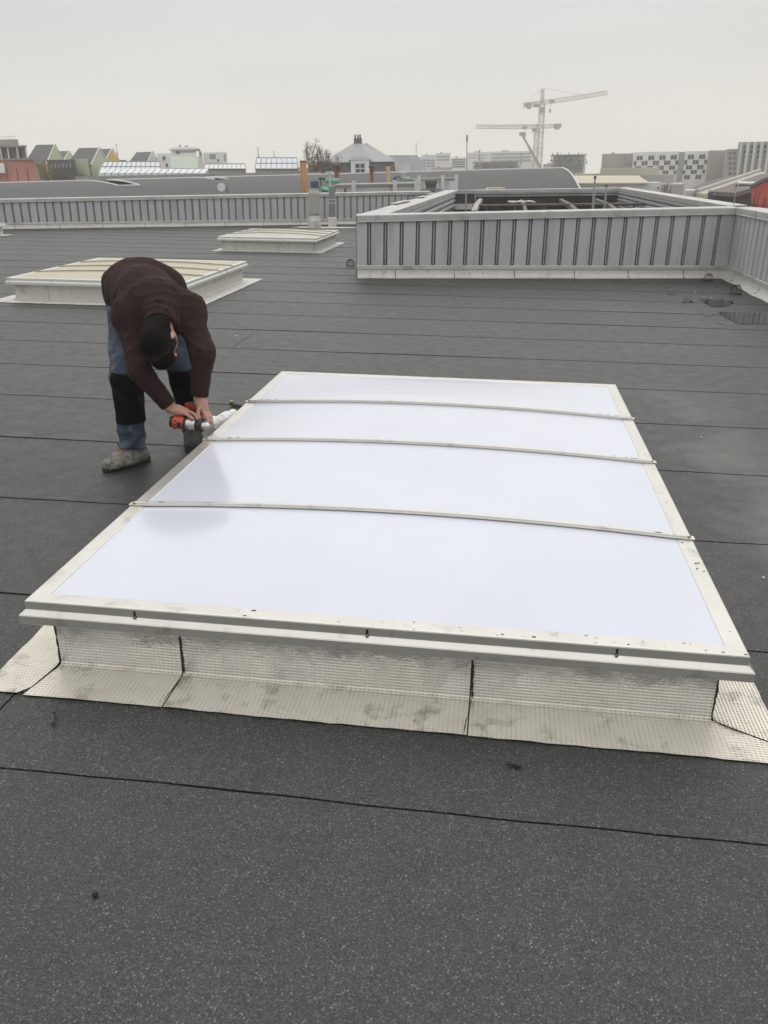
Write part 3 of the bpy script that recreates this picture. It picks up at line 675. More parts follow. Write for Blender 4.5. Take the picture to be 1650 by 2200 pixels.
leaf_guard(753, 573, 'wire leaf guard left of the near parapet end', .95)
FLUE = material('flue_metal', (0.46, 0.45, 0.41), 0.45, metal=.35, vary=.1, vscale=3, dirt=(.2, .19, .15), dirt_amt=.5, dirt_scale=5, stretch=(1, 1, .4))
FLUE_D = material('flue_metal_dark', (0.27, 0.27, 0.265), 0.45, metal=.4, vary=.12, vscale=3)
FOILP = material('plain_foil', (0.66, 0.65, 0.61), 0.42, metal=.3, vary=.1, vscale=5, dirt=(.2, .18, .13), dirt_amt=.5, dirt_scale=5)
P = G(676, 490); f1 = thing('flue_pipe', 'wide cream flue pipe before the far parapet', 'flue pipe', on_roof(P[0], P[1]), 'flue pipes at the far parapet')
MB().lathe([(.165, 0), (.165, .20), (.16, .205)], 24).build('foil_collar', FOILP, f1); MB().lathe([(.158, .2052), (.145, .30), (.146, .302)], 24).build('cone', FOILP, f1)
MB().lathe([(.136, .3022), (.136, .80)], 24).build('pipe', FLUE, f1); MB().lathe([(.142, .335), (.142, .36)], 24).build('clamp', FLUE_D, f1); MB().lathe([(.139, .80), (.143, .82), (.139, .845), (.145, .86), (.13, .93), (.13, .97)], 24).build('cap', FLUE, f1)
P = G(714, 488); f2 = thing('flue_pipe', 'narrow grey flue pipe beside the wide one', 'flue pipe', on_roof(P[0], P[1]), 'flue pipes at the far parapet')
MB().lathe([(.115, 0), (.112, .235), (.10, .25)], 20).build('foil_collar', FOILP, f2); MB().lathe([(.083, .25), (.083, 1.02)], 20).build('pipe', FLUE_D, f2)
for z in (.60, .685): MB().lathe([(.09, z), (.092, z + .01), (.09, z + .02)], 20).build('clamp', FOILP, f2)
MB().lathe([(.0835, 1.0201), (.088, 1.025), (.088, 1.035), (.0, 1.04)], 20).build('cap', FLUE, f2)
P = G(688, 489); pl = MB().poly([(P[0] + a, P[1] + b, .006) for a, b in ((-.75, -.15), (.2, -.35), (.95, .05), (1.2, .35), (.3, .3), (-.6, .25))]).build('foil_patch', FOIL_FAR); pl.matrix_world = MR
uv_from(pl, lambda i: (i * .1, 0)); tag(pl, 'pale foil patch around the feet of both flues', 'flashing')

# ------------------------------------------------------------------ loose small things
JUNK = material('rusty_scrap', (0.10, 0.085, 0.07), 0.6, metal=.3, vary=.3, vscale=90)
P = G(115, 1548); b_ = thing('bolt', 'small corroded bolt lying on the felt below the flashing', 'bolt', on_roof(P[0], P[1], .004, rad(-62)))
MB().tube([(-.018, 0, .006), (.02, 0, .005)], .0035, 8).build('shank', JUNK, b_); MB().tube([(.019, 0, .0055), (.026, 0, .0055)], .0068, 6).build('head', JUNK, b_); MB().tube([(-.03, .003, .005), (-.024, .002, .0055)], .0062, 6).build('nut', JUNK, b_)
P = G(1105, 1648); q = MB().tube([(-.022, .004, .004), (-.008, -.001, .006), (.006, -.004, .005), (.02, -.006, .004)], [.002, .004, .005, .002], 6).build('bark_chip', GRIME); q.matrix_world = on_roof(P[0], P[1], .002, .1); tag(q, 'dark sliver of bark on the felt below the right joint', 'debris')
P = G(205, 1925); q = MB().lathe([(.002, 0), (.006, .002), (.007, .006), (.004, .010), (.001, .011)], 7).build('pebble', GRIME); q.matrix_world = on_roof(P[0], P[1], .0); tag(q, 'single black pebble alone on the felt in the lower left', 'pebble')
CHIP = material('white_chip', (.62, .6, .55), .7)
chips = ((1506, 940, 'white chip on the felt right of the main skylight'), (445, 637, 'white scrap by the yellowed skylight apron'), (1494, 627, 'white crumb farthest left on the wet felt'), (1512, 638, 'white crumb just above the small puddle'), (1527, 640, 'white crumb nearest the small puddle'), (1640, 1243, 'tiny white crumb at the right edge'), (508, 722, 'small pale scrap on the felt right of the worker'))
for i, (x_, y_, lab) in enumerate(chips):
    P = G(x_, y_); r = random.Random(i); s_ = .007 if y_ > 800 else .017
    q = MB().prism([(s_ * math.cos(a) * r.uniform(.6, 1.1), s_ * .7 * math.sin(a) * r.uniform(.6, 1.1)) for a in [k_ * 1.05 for k_ in range(6)]], 2, .0, .006).build('paper_scrap', CHIP); q.matrix_world = on_roof(P[0], P[1], .001, r.uniform(0, 3)); tag(q, lab, 'debris', 'white crumbs on the felt')
# ------------------------------------------------------------------ the town beyond (plumb world)
ZG = -9.0
GROUNDM = material('town_ground', (0.10, 0.10, 0.095), 0.9, vary=.25, vscale=.02)
g_ = MB().box(-620, 620, -150, 760, ZG - .6, ZG).build('ground', GROUNDM); struct(g_)
def pal(name, c, **kw): return material(name, c, kw.pop('rough', .75), vary=kw.pop('vary', .07), vscale=kw.pop('vscale', .3), **kw)
T_WHITE = pal('white_render', (.78, .77, .75)); T_TAN = pal('tan_render', (.36, .335, .30)); T_GREY = pal('grey_render', (.33, .32, .30)); T_PINK = pal('pink_brick', (.50, .205, .16), vary=.14, vscale=.8)
T_CONC = pal('old_concrete', (.29, .28, .26), vary=.2); T_DARK = pal('dark_slate', (.085, .087, .092), vary=.15); T_GREEN = pal('pale_green_render', (.46, .50, .33)); T_YEL = pal('ochre_render', (.62, .42, .10))
T_ZINC = pal('zinc', (.30, .305, .31), rough=.5, vary=.1); T_WIN = material('window_glass', (.06, .065, .07), .15, spec=.6); T_EDGE = pal('white_edge', (.62, .62, .60)); T_RED = pal('red_cladding', (.52, .085, .07)); T_CREAM = pal('cream_sheeting', (.50, .46, .34)); T_TILE = pal('brown_tile', (.12, .10, .09), vary=.25, vscale=1)
T_FADED = pal('faded_brick', (.42, .26, .22)); T_PALEB = pal('pale_building', (.56, .56, .55)); T_GLAZE = material('sky_lit_glass', (.50, .53, .57), .12, spec=.8)  # T_GLAZE: mirrored sky put into the panes' pale base colour
T_BEIGE = pal('beige_render', (.46, .42, .35)); T_MULL = pal('mullion', (.25, .25, .24))
def block(parent, mat, px0, px1, pyt, Y, dep, zb=ZG, name='wall', top=None):
    a = U(px0, pyt, Y); b = U(px1, pyt, Y); z = (a[2] + b[2]) / 2 if top is None else top; o = parent.location
    sh = (a[0] + b[0]) / 2 / Y * dep * .93      # party walls run with the street, away from the viewer
    x0, x1, y0, y1, z0, z1 = a[0] - o.x, b[0] - o.x, Y - o.y, Y + dep - o.y, zb - o.z, z - o.z
    return MB().hexa([(x0, y0, z0), (x1, y0, z0), (x1 + sh, y1, z0), (x0 + sh, y1, z0), (x0, y0, z1), (x1, y0, z1), (x1 + sh, y1, z1), (x0 + sh, y1, z1)]).build(name, mat, parent)
def polyslab(parent, mat, pts, thick=.25, name='roof'):
    o = np.array(parent.location); P = [np.array(U(*p)) - o for p in pts]; n = len(P); m = MB(); m.v = [tuple(p) for p in P] + [tuple(p - [0, 0, thick]) for p in P]
    m.f = [tuple(range(n)), tuple(range(n, 2 * n))[::-1]] + [(i, i + n, (i + 1) % n + n, (i + 1) % n) for i in range(n)]; return m.build(name, mat, parent)
def bthing(name, label, cat, px, Y, group=None):
    p = U(px, 360, Y); return thing(name, label, cat, at_world((p[0], Y, ZG)), group)
def win(parent, px0, px1, py0, py1, Y, mat=None, name='window', out=.06, frame=None):
    a = U(px0, py0, Y); b = U(px1, py1, Y); o = parent.location
    m = MB().box(a[0] - o.x, b[0] - o.x, Y - out - o.y, Y - .001 - o.y, b[2] - o.z, a[2] - o.z).build(name, mat or T_WIN, parent)
    if frame:
        f = .12; MB().box(a[0] - o.x - f, b[0] - o.x + f, Y - out - .05 - o.y, Y - .002 - o.y, b[2] - o.z - f, b[2] - o.z - .002).build('sill', frame, m)
    return m
def slab(parent, mat, pts, thick=.2, name='roof'):
    o = parent.location; P = [Vector(p) - Vector(o) for p in pts]
    return MB().hexa([tuple(p - Vector((0, 0, thick))) for p in P] + [tuple(p) for p in P]).build(name, mat, parent)

# big vaulted felt roof right behind the parapet
VY, VHALF = 62.0, 8.5
vt = thing('vaulted_hall', 'long hall with grey vaulted felt roof and pale verge beyond the parapets', 'building', at_world((0, VY, ZG)))
def vz(X, v):     # v: distance in front of the ridge
    zr = U(825, 373, VY)[2]; k = .0165
    return zr + .10 + .010 * (X - 12) * 0.55 - k * v * v
def vgrid(x0f, x1f, v0, v1, name='roof', n=24, mat=None):
    rows = []
    for i in range(9):
        v = v0 + (v1 - v0) * i / 8; rows.append([(x0f(v) + (x1f(v) - x0f(v)) * j / n, -v, vz(x0f(v) + (x1f(v) - x0f(v)) * j / n, v) - ZG) for j in range(n + 1)])
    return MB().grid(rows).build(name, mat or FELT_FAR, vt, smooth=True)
def hitv(px, py):  # distance in front of ridge where the pixel ray meets the vault
    lo, hi = 0.0, 14.0
    for _ in range(40):
        m_ = (lo + hi) / 2; p = U(px, py, VY - m_)
        if p[2] > vz(p[0], m_): hi = m_
        else: lo = m_
    m_ = (lo + hi) / 2; return U(px, py, VY - m_)[0], m_
def lin(a, b):
    (xa, va), (xb, vb) = a, b
    return lambda v: xa + (xb - xa) * (v - va) / ((vb - va) or 1e-6)
xr = U(1205, 366, VY)[0]
hx = lambda v: xr - .06 * v
V1 = 4.6
def xr_at(px, v): return U(px, 395, VY - v)[0]
n1l = lin((xr_at(178, 0), 0), (xr_at(255, V1), V1)); n1r = lin((xr_at(232, 0), 0), (xr_at(300, V1), V1))
n2l = lin((xr_at(416, 0), 0), (xr_at(462, V1 * .6), V1 * .6)); n2r = lin((xr_at(443, 0), 0), (xr_at(490, V1 * .6), V1 * .6))
left = lambda v: -60.0
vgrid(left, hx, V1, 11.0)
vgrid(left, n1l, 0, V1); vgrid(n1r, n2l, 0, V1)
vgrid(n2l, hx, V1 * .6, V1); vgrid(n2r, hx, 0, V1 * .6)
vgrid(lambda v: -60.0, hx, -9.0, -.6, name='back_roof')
def verge(pts, r=.055): MB().tube([(x, -v, vz(x, v) - ZG + .03) for x, v in pts], r, 5).build('verge_trim', T_EDGE, vt)
verge([(-60, .0), (n1l(0), 0)]); verge([(n1l(v), v) for v in (0, 1.5, 3, V1)]); verge([(n1l(V1), V1), (n1r(V1), V1)]); verge([(n1r(v), v) for v in (0, 1.5, 3, V1)])
verge([(n1r(0), 0), (n2l(0), 0)]); verge([(n2l(v), v) for v in (0, 1.4, V1 * .6)]); verge([(n2r(v), v) for v in (0, 1.4, V1 * .6)]); verge([(n2r(0), 0), (hx(0), 0)])
verge([(hx(v), v) for v in (0, 1, 2, 3, 4, 5, 6, 7, 8, 9, 10, 11)])
MB().box(-60, hx(11) - .3, -10.9, 8.6, 0, vz(0, 11) - ZG - .4).build('wall', T_GREY, vt)
MB().hexa([(n1l(V1) - 4, -3.9, 0), (n1r(V1) + 2, -3.9, 0), (n1r(0) + 3, 0, 0), (n1l(0) - 3, 0, 0), (n1l(V1) - 4, -3.9, 6.7), (n1r(V1) + 2, -3.9, 6.7), (n1r(0) + 3, 0, 6.7), (n1l(0) - 3, 0, 6.7)]).build('gutter_floor', T_DARK, vt)
sk = U(1065, 399, VY - 9); rv = thing('roof_hatch', 'small pale roof hatch low on the vaulted roof', 'roof hatch', at_world((sk[0], VY - 9, vz(sk[0], 9) + .02)))
MB().box(-.55, .55, -.5, .5, 0, .22).build('curb', T_EDGE, rv); MB().prism([(-.6, .2205), (.6, .2205), (.45, .38), (-.45, .38)], 1, -.55, .55).build('lid', T_CREAM, rv)

# rusty flues rising in front of the vaulted roof
RUST = material('orange_rust', (.36, .18, .07), .8, vary=.25, vscale=2, dirt=(.12, .05, .03), dirt_amt=.8, dirt_scale=1.6, dirt_lo=.5, dirt_hi=.66, stretch=(2, 2, .5))
RUST_D = material('dark_rust', (.16, .05, .04), .7, vary=.3, vscale=3, dirt=(.34, .17, .09), dirt_amt=.8, dirt_scale=2, stretch=(2, 2, .4))
RUST_T = material('tan_flue', (.40, .27, .15), .8, vary=.15, vscale=2)
def flue(px, pyt, rpx, Y, mat, cap, label):
    p = U(px, pyt, Y); rr = rpx / FPX * Y * 1.0; zb = p[2] - 5.5
    t = thing('rusty_flue', label, 'chimney pipe', at_world((p[0], Y, zb)), 'rusty flues behind the parapet')
    MB().lathe([(rr, 0), (rr, p[2] - zb - (.12 if cap else 0))], 18).build('pipe', mat, t, True)
    if cap:
        h = p[2] - zb; MB().lathe([(rr * 1.5, h - .10), (rr * 1.6, h - .06), (rr * .3, h), (0.01, h + .01)], 18).build('cowl', T_DARK, t)
        for a in range(4): MB().tube([(rr * .9 * math.cos(a * 1.57), rr * .9 * math.sin(a * 1.57), h - .3), (rr * .9 * math.cos(a * 1.57), rr * .9 * math.sin(a * 1.57), h - .1)], .02, 4).build('stay', T_DARK, t)
    else: MB().lathe([(rr * 1.04, p[2] - zb - .03), (rr * 1.04, p[2] - zb + .01), (rr * .8, p[2] - zb + .011)], 18).build('rim', RUST_D, t)
flue(651, 346, 6.3, 31, RUST, False, 'thick orange rusted flue, leftmost of four')
flue(723, 351, 4.8, 33, RUST_D, True, 'dark red flue with black cowl before the mansard roof')
flue(798, 354, 4.0, 36, RUST_D, True, 'thinner dark red flue with cowl below the mansard')
flue(834, 355, 3.8, 38, RUST_T, False, 'tan flue, rightmost of four')
# air handling units with blue motors and green pipework
BLUE = material('blue_paint', (.055, .09, .15), .5, vary=.15, vscale=3); GREENV = material('green_valve', (.16, .46, .34), .5, vary=.15)
def unit(px0, px1, py0, py1, Y, side, label, s=1.0):
    a = U(px0, py0, Y); b = U(px1, py1, Y); wd = b[0] - a[0]; hh = a[2] - b[2]
    t = thing('fan_motor', label, 'fan motor', at_world((a[0], Y, b[2])), 'blue fan motors with green pipes')
    MB().box(0, wd * .8, 0, wd, 0, hh).build('motor_box', BLUE, t, bevel=.02); MB().box(wd * .8 + .004, wd, .02, wd - .02, .02, hh + .02).build('side_panel', T_ZINC, t)
    MB().box(-.1, wd * 1.15, -.1, wd * 1.2, -2.2, -.004).build('plinth', T_GREY, t)
    x0 = wd * 1.05
    MB().tube([(x0, .1, .02), (x0 + .35 * s, .1, -.06), (x0 + .75 * s, .1, -.06)], .085 * s, 10).build('pipe', GREENV, t, True)
    MB().tube([(x0 + .15 * s, .3, .25 * s), (x0 + .6 * s, .3, .25 * s)], .07 * s, 10).build('pipe', GREENV, t, True)
    MB().tube([(x0 + .3 * s, .2, -.1), (x0 + .3 * s, .2, .48 * s)], .03 * s, 8).build('valve_stem', T_EDGE, t)
    MB().lathe([(.13 * s, 0), (.13 * s, .05 * s)], 12).build('hand_wheel', T_EDGE, t, local=Matrix.Translation((x0 + .3 * s, .2, .481 * s)))
    MB().tube([(x0 + .76 * s, .1, -.06), (x0 + .82 * s, .1, -.06)], .13 * s, 12).build('flange', T_TILE, t)
    MB().tube([(x0 - .04, .4, .0), (x0 - .02, .4, .35 * s), (x0 + .12 * s, .35, .3 * s)], .05 * s, 6).build('elbow', T_DARK, t)
unit(667, 688, 389, 407, 29, 1, 'blue boxed fan motor with green valves above the wide flue')
unit(845, 853, 380, 396, 38, 1, 'smaller blue fan motor behind the white upstand', .9)
def upstand(px0, px1, pyt, Y, dep, posts, label, hz=1.2):
    a = U(px0, pyt, Y); b = U(px1, pyt, Y); t = thing('roof_upstand', label, 'upstand', at_world((a[0], Y, a[2] - hz)), 'white upstands behind the parapet'); wd = b[0] - a[0]
    n = 3
    for i in range(n): MB().box(wd * i / n + .004, wd * (i + 1) / n - .004, 0, dep, 0, hz).build('panel', T_PALEB, t)
    MB().box(-.05, wd + .05, -.05, dep + .05, hz + .001, hz + .07).build('top_sheet', T_CONC, t)
    for f in posts: MB().box(wd * f - .07, wd * f + .07, -.14, -.055, .0, hz + .18).build('post', T_EDGE, t)
upstand(721, 898, 402, 29, 3, (.22, .72, .98), 'long white upstand box behind the flues')
upstand(873, 981, 388, 36, 2.5, (.25, .72, .99), 'white screen box behind the left courtyard parapet', 1.0)
p = U(926, 398, 34); vc = thing('roof_cowl', 'black roof cowl before the white screen box', 'roof vent', at_world((p[0], 34, p[2] - .25)))
MB().lathe([(.42, 0), (.42, .10), (.2, .16), (.19, .26), (.23, .27), (.23, .42), (.1, .46)], 16).build('cowl', T_DARK, vc); MB().box(-.6, .6, -.5, .5, -1.2, -.003).build('base', T_EDGE, vc)
p = U(973, 402, 33); MB_ = MB().box(-.1, .1, -.1, .1, -1.6, .2).build('vent_post', T_EDGE); MB_.matrix_world = at_world((p[0], 33, p[2])); tag(MB_, 'white post below the right end of the white screen box', 'post')
# whip aerials and thin posts
def aerial(px, py0, py1, Y, r0, label):
    a = U(px, py1, Y); b = U(px + .4, py0, Y); t = thing('whip_aerial', label, 'aerial', at_world((a[0], Y, a[2] - .5)), 'thin aerials on the roofs'); h = b[2] - a[2] + .5
    MB().tube([(0, 0, 0), (0, 0, h * .62)], r0, 6).build('mast', STEEL, t); MB().tube([(0, 0, h * .6201), (.0, 0, h * .93)], r0 * .6, 6).build('whip', STEEL, t); MB().tube([(0, 0, h * .9301), (.0, 0, h)], r0 * .95, 6).build('tip', T_DARK, t)
aerial(1001, 290, 440, 20, .016, 'tall thin whip aerial left of the cranes'); aerial(1276, 378, 418, 20, .03, 'short dark aerial before the cream roof'); aerial(1302, 397, 410, 21, .028, 'stub post on the back courtyard parapet')
aerial(1577, 395, 437, 13.5, .009, 'thin aerial post near the parapet corner')
# dish lamp on the vault's near edge
p = U(476, 403, 27); dl = thing('dish_lamp', 'round white floodlight dish above the far parapet', 'floodlight', at_world((p[0], 27, p[2])))
MB().lathe([(.0, -.05), (.10, -.04), (.125, .03), (.115, .035), (.0, .0)], 16).build('dish', T_EDGE, dl, True, local=Matrix.Rotation(rad(80), 4, 'X')); MB().tube([(.06, .05, 0), (.15, .1, 0), (.16, .12, -.7)], .02, 6).build('bracket', T_CONC, dl); MB().box(.1, .2, .06, .16, -.12, .02).build('ballast', T_CONC, dl)

# low grey hall and its strip rooflights behind the vault
lh = bthing('low_hall', 'low dark grey hall with strip rooflights behind the vaulted roof', 'building', 300, 82)
block(lh, T_CONC, 160, 566, 375, 82, 14); block(lh, T_GREY, 566, 690, 371, 83, 10, name='annex_wall')
for i in range(16):
    a = U(212 + i * 14.4, 369, 82.5); b = U(212 + i * 14.4 + 12.6, 369, 82.5)
    o = lh.location; MB().hexa([(a[0] - o.x, .3, a[2] - o.z - .55), (b[0] - o.x, .3, a[2] - o.z - .55), (b[0] - o.x, 2.4, a[2] - o.z - .55), (a[0] - o.x, 2.4, a[2] - o.z - .55), (a[0] - o.x, .4, a[2] - o.z - .1), (b[0] - o.x, .4, a[2] - o.z - .1), (b[0] - o.x, 2.2, a[2] - o.z + .25), (a[0] - o.x, 2.2, a[2] - o.z + .25)]).build('rooflight_pane', T_GLAZE, lh)
for i in range(7): block(lh, T_MULL, 560 + i * 13, 563 + i * 13, 366, 82.6, .3, name='rail_post', zb=U(560, 374, 82.6)[2])
# glazed sawtooth roofs
def glazed(px0, px1, pyt, pyb, Y, cols_, rows_, shear, label):
    a0 = U(px0, pyb, Y); b0 = U(px1, pyb, Y); a1 = U(px0 + shear, pyt, Y + 3.0); b1 = U(px1 - 2, pyt, Y + 3.0)
    t = thing('glasshouse_roof', label, 'glass roof', at_world((a0[0], Y, ZG)), 'sky bright glass roofs'); o = np.array(t.location)
    def q(u, v): return (a0 * (1 - u) + b0 * u) * (1 - v) + (a1 * (1 - u) + b1 * u) * v - o
    for i in range(cols_):
        for j in range(rows_):
            u0, u1, v0, v1 = (i + .06) / cols_, (i + .94) / cols_, (j + .05) / rows_, (j + .95) / rows_
            MB().quad(q(u0, v0), q(u1, v0), q(u1, v1), q(u0, v1)).build('pane', T_GLAZE, t)
    for i in range(cols_ + 1):
        p0 = Vector(q(i / cols_, 0)); p1 = Vector(q(i / cols_, 1)); MB().tube([p0, p1], .06, 4).build('mullion', T_MULL, t)
    for j in range(rows_ + 1): MB().tube([Vector(q(0, j / rows_)), Vector(q(1, j / rows_))], .07, 4).build('transom', T_MULL, t)
    m = MB(); a = q(0, 0); b = q(1, 0); c = q(1, 1); d = q(0, 1)
    m.hexa([(a[0], a[1] + .1, 0), (b[0], b[1] + .1, 0), (c[0], c[1] + 2.5, 0), (d[0], d[1] + 2.5, 0), a + [0, .1, -.15], b + [0, .1, -.15], c + [0, .3, -.15], d + [0, .3, -.15]]).build('body', T_GREY, t)
glazed(212, 345, 347, 369, 96, 12, 2, 12, 'wide two row glass roof below the small dark roofs'); glazed(438, 528, 352, 363, 104, 9, 1, 4, 'single row glass roof right of the white houses'); glazed(548, 640, 339, 363, 100, 8, 2, 3, 'two row glass roof left of the bare tree')
# pink building with balconies on the far left
pk = bthing('pink_building', 'pink rendered building with columned top balcony at the left edge', 'building', 20, 88)
block(pk, T_PINK, -60, 74, 341, 88, 12); block(pk, T_CONC, -60, 74, 341, 87.75, .2, name='cornice', zb=U(0, 344, 87.75)[2])
for x_ in (13, 35, 57): win(pk, x_, x_ + 6, 362, 390, 88, T_WIN, frame=T_EDGE)
block(pk, T_WHITE, -60, 8, 351, 87.4, .6, name='balcony', zb=U(0, 372, 88)[2])
block(pk, T_CONC, -60, 54, 316, 90, 8, name='attic', zb=U(0, 341, 90)[2] - .3); block(pk, T_CONC, -60, 38, 300, 91, 6, name='attic', zb=U(0, 316, 91)[2] - .1)
block(pk, T_CONC, -60, 57, 313, 88.2, 2.0, name='balcony_roof', zb=U(0, 316.5, 88.2)[2])
for x_ in (-2, 14, 34, 53): block(pk, T_EDGE, x_, x_ + 3, 316, 88.3, .3, name='column', zb=U(0, 341, 88.3)[2])
for x_ in (4, 20, 42): win(pk, x_, x_ + 5, 320, 340, 90, T_WIN)
for x_ in range(0, 34, 6): block(pk, T_EDGE, x_, x_ + .8, 293, 91.1, .1, name='rail_post', zb=U(0, 300, 91.1)[2])
block(pk, T_EDGE, -20, 33, 293, 91.2, .08, name='handrail', zb=U(0, 294, 91.2)[2])
# small houses with dark pitched roofs
def house(px0, px1, pyt, pym, pyb, Y, label, body, rz=-.35, ratio=.5):
    a = U(px0, pyt, Y); b = U(px1, pyt, Y); m_ = U((px0 + px1) / 2, pym, Y); e = U((px0 + px1) / 2, pyb, Y); wd = (b[0] - a[0]); zr = a[2]; ze = m_[2]
    t = thing('pitched_house', label, 'house', at_world((a[0], Y, ZG), 0), 'small houses with dark pitched roofs'); h1 = ze - ZG; h2 = zr - ZG; dp = 5.0; lean = wd * .12
    # roof plane faces the viewer; green gable turned to the right
    pr = [(0, 0), (dp, 0), (dp, h1 - .5), (dp * .55, h2 - .15), (0, h1 - .12)]
    mb = MB(); n = len(pr)
    for xx, sk_ in ((0, 0), (wd * .86, 0)):
        for y_, z_ in pr: mb.v.append((xx + y_ * .10 + (0 if xx else lean * (1 if z_ > h1 else 0)), y_, z_))
    mb.f.append(tuple(range(n))[::-1]); mb.f.append(tuple(range(n, 2 * n)))
    for i in range(n): j = (i + 1) % n; mb.f.append((i, j, n + j, n + i))
    mb.build('wall', body, t)
    x1 = wd * .86
    P = [(-.1, -.25, h1 - .2), (x1 - .02, -.25, h1 - .2), (x1 + dp * .55 * .10 - .02, dp * .55, h2), (lean + dp * .55 * .10, dp * .55, h2)]
    MB().hexa([tuple(np.array(p) - [0, 0, .12]) for p in P] + P).build('roof', T_DARK, t)
    MB().tube([(x1 + .03, -.25, h1 - .1), (x1 + dp * .55 * .10 + .03, dp * .55, h2 + .08), (x1 + dp * .10 + .03, dp, h1 - .4)], .07, 4).build('verge', T_EDGE, t)
    return t
house(46, 102, 310, 350, 360, 104, 'dark roofed green gabled house beside the pink building', T_GREEN)
house(96, 134, 324, 352, 360, 118, 'smallest dark roofed house between two larger ones', T_GREEN)
hb = house(138, 200, 317, 352, 372, 98, 'largest dark roofed house with pale green front', T_GREEN)
house(188, 227, 319, 345, 370, 108, 'dark roofed house with ochre wall on its right', T_YEL)
house(270, 318, 326, 352, 360, 112, 'lone dark roofed house above the glass roof', T_PALEB)
p0 = U(157, 341, 96.5); gb = bthing('green_annex', 'pale green wall block before the largest dark roofed house', 'building', 157, 96.5); block(gb, T_GREEN, 158, 188, 341, 96.5, 2.0)
an = bthing('dark_annex', 'dark low annex with white lattice below the small houses', 'building', 120, 95); block(an, T_DARK, 100, 160, 343, 95, 2.5)
for i in range(6): block(an, T_EDGE, 110 + i * 8, 111 + i * 8, 351 if i % 2 else 354, 94.9, .08, name='lattice', zb=U(110, 362, 94.9)[2])
for k_, y_ in enumerate((353, 358)): block(an, T_EDGE, 109, 153, y_, 94.7 - k_ * .1, .08, name='lattice', zb=U(110, y_ + .8, 94.8)[2])
# pale houses left of centre
wh = bthing('white_house', 'white flat roofed house with terrace railing left of centre', 'building', 380, 125); block(wh, T_WHITE, 337, 422, 329, 125, 10); block(wh, T_WHITE, 367, 420, 316, 127, 8, name='penthouse'); block(wh, T_PALEB, 363, 430, 319, 126, 9.5, name='roof_slab', zb=U(380, 322, 126)[2])
win(wh, 349, 356, 336, 343, 125, T_WIN, frame=T_EDGE); win(wh, 356, 361, 351, 359, 125, T_WIN, frame=T_EDGE); win(wh, 378, 386, 325, 330, 125, T_WIN)
block(wh, T_CONC, 384, 388, 311, 128, 1, name='chimney', zb=U(380, 317, 128)[2]); block(wh, T_CONC, 396, 404, 313, 128, 1, name='chimney', zb=U(380, 317, 128)[2])
gr = bthing('green_roofed_shed', 'shed with pale green sheet roof and dark gable post', 'building', 405, 112); a = U(367, 361, 112); b = U(426, 361, 112); c = U(429, 336, 115); d = U(367, 336, 115)
slab(gr, pal('pale_green_sheet', (.40, .44, .37)), [a, b, c, d]); block(gr, T_GREY, 366, 438, 362, 112.2, 4); block(gr, T_CONC, 427, 433, 325, 114.5, .5, name='gable_post'); slab(gr, T_CONC, [U(427, 362, 112), U(439, 362, 112), U(434, 330, 115), U(429, 330, 115)], name='gable')
w2_ = bthing('white_block', 'small white block house with dark garage opening', 'building', 462, 130); block(w2_, T_WHITE, 436, 487, 327, 130, 8); win(w2_, 450, 464, 331, 342, 130, T_CONC, 'recess'); win(w2_, 481, 486, 331, 346, 130, T_GREY, 'recess'); win(w2_, 467, 471, 342, 347, 130)
lw = bthing('far_low_house', 'low pale house with brown roof left of the white house', 'building', 330, 140); block(lw, T_PALEB, 300, 340, 338, 140, 6); block(lw, T_TILE, 228, 270, 344, 140, 6, name='side_wing')
for i, x_ in enumerate((254, 556, 590)):
    aerial(x_, 309 + i * 8, 345, 135, .09, ('distant aerial mast above the small houses', 'faint distant mast left of the tree', 'second faint distant mast near the tree')[i])
# mansard house
Ym = 92.0; c_ = U(768, 345, Ym); mh = thing('mansard_house', 'grey house with octagonal zinc roof, slate mansard and white dormer', 'house', at_world((c_[0], Ym + 5, ZG)))
zt_ = U(770, 304, Ym)[2] - ZG; ze_ = U(770, 345, Ym)[2] - ZG; zb_ = U(770, 380, Ym)[2] - ZG; Rm = (U(846, 345, Ym)[0] - U(690, 345, Ym)[0]) / 2 * 1.06
def ring(r, z, n=8, ph=math.pi / 8, sy=.75): return [(r / math.cos(math.pi / 8) * math.cos(ph + 2 * math.pi * i / n), sy * r / math.cos(math.pi / 8) * math.sin(ph + 2 * math.pi * i / n), z) for i in range(n)]
def frus(r0, z0, r1, z1, name, mat):
    a, b = ring(r0, z0), ring(r1, z1)
    for i in range(8):
        j = (i + 1) % 8; MB().quad(a[i], a[j], b[j], b[i]).build(name, mat, mh)
frus(Rm * 1.02, ze_ - .12, .45, zt_, 'zinc_sheet', T_ZINC); frus(Rm * 1.05, zb_, Rm * .97, ze_ - .14, 'slate_face', T_DARK)
MB().poly(ring(Rm * 1.02, ze_ - .121)).build('soffit', T_EDGE, mh); MB().poly(ring(Rm * 1.03, zb_)).build('floor_plate', T_GREY, mh)
a, b = ring(Rm * 1.02, 0), ring(Rm * 1.02, zb_ - .003); MB().grid([a, b], True).build('wall', T_PALEB, mh)
ch = MB().box(-.42, .42, -.4, .4, zt_ - 1.0, zt_ + .45).build('chimney', T_TILE, mh)
for x_ in (-.28, .02, .25): MB().lathe([(.10, zt_ + .451), (.08, zt_ + .78), (.1, zt_ + .82)], 8, (x_, 0)).build('chimney_pot', T_TILE, ch)
yd = -Rm * .75 - .35; xd = U(773, 360, Ym)[0] - c_[0]; zd1 = U(773, 343, Ym)[2] - ZG
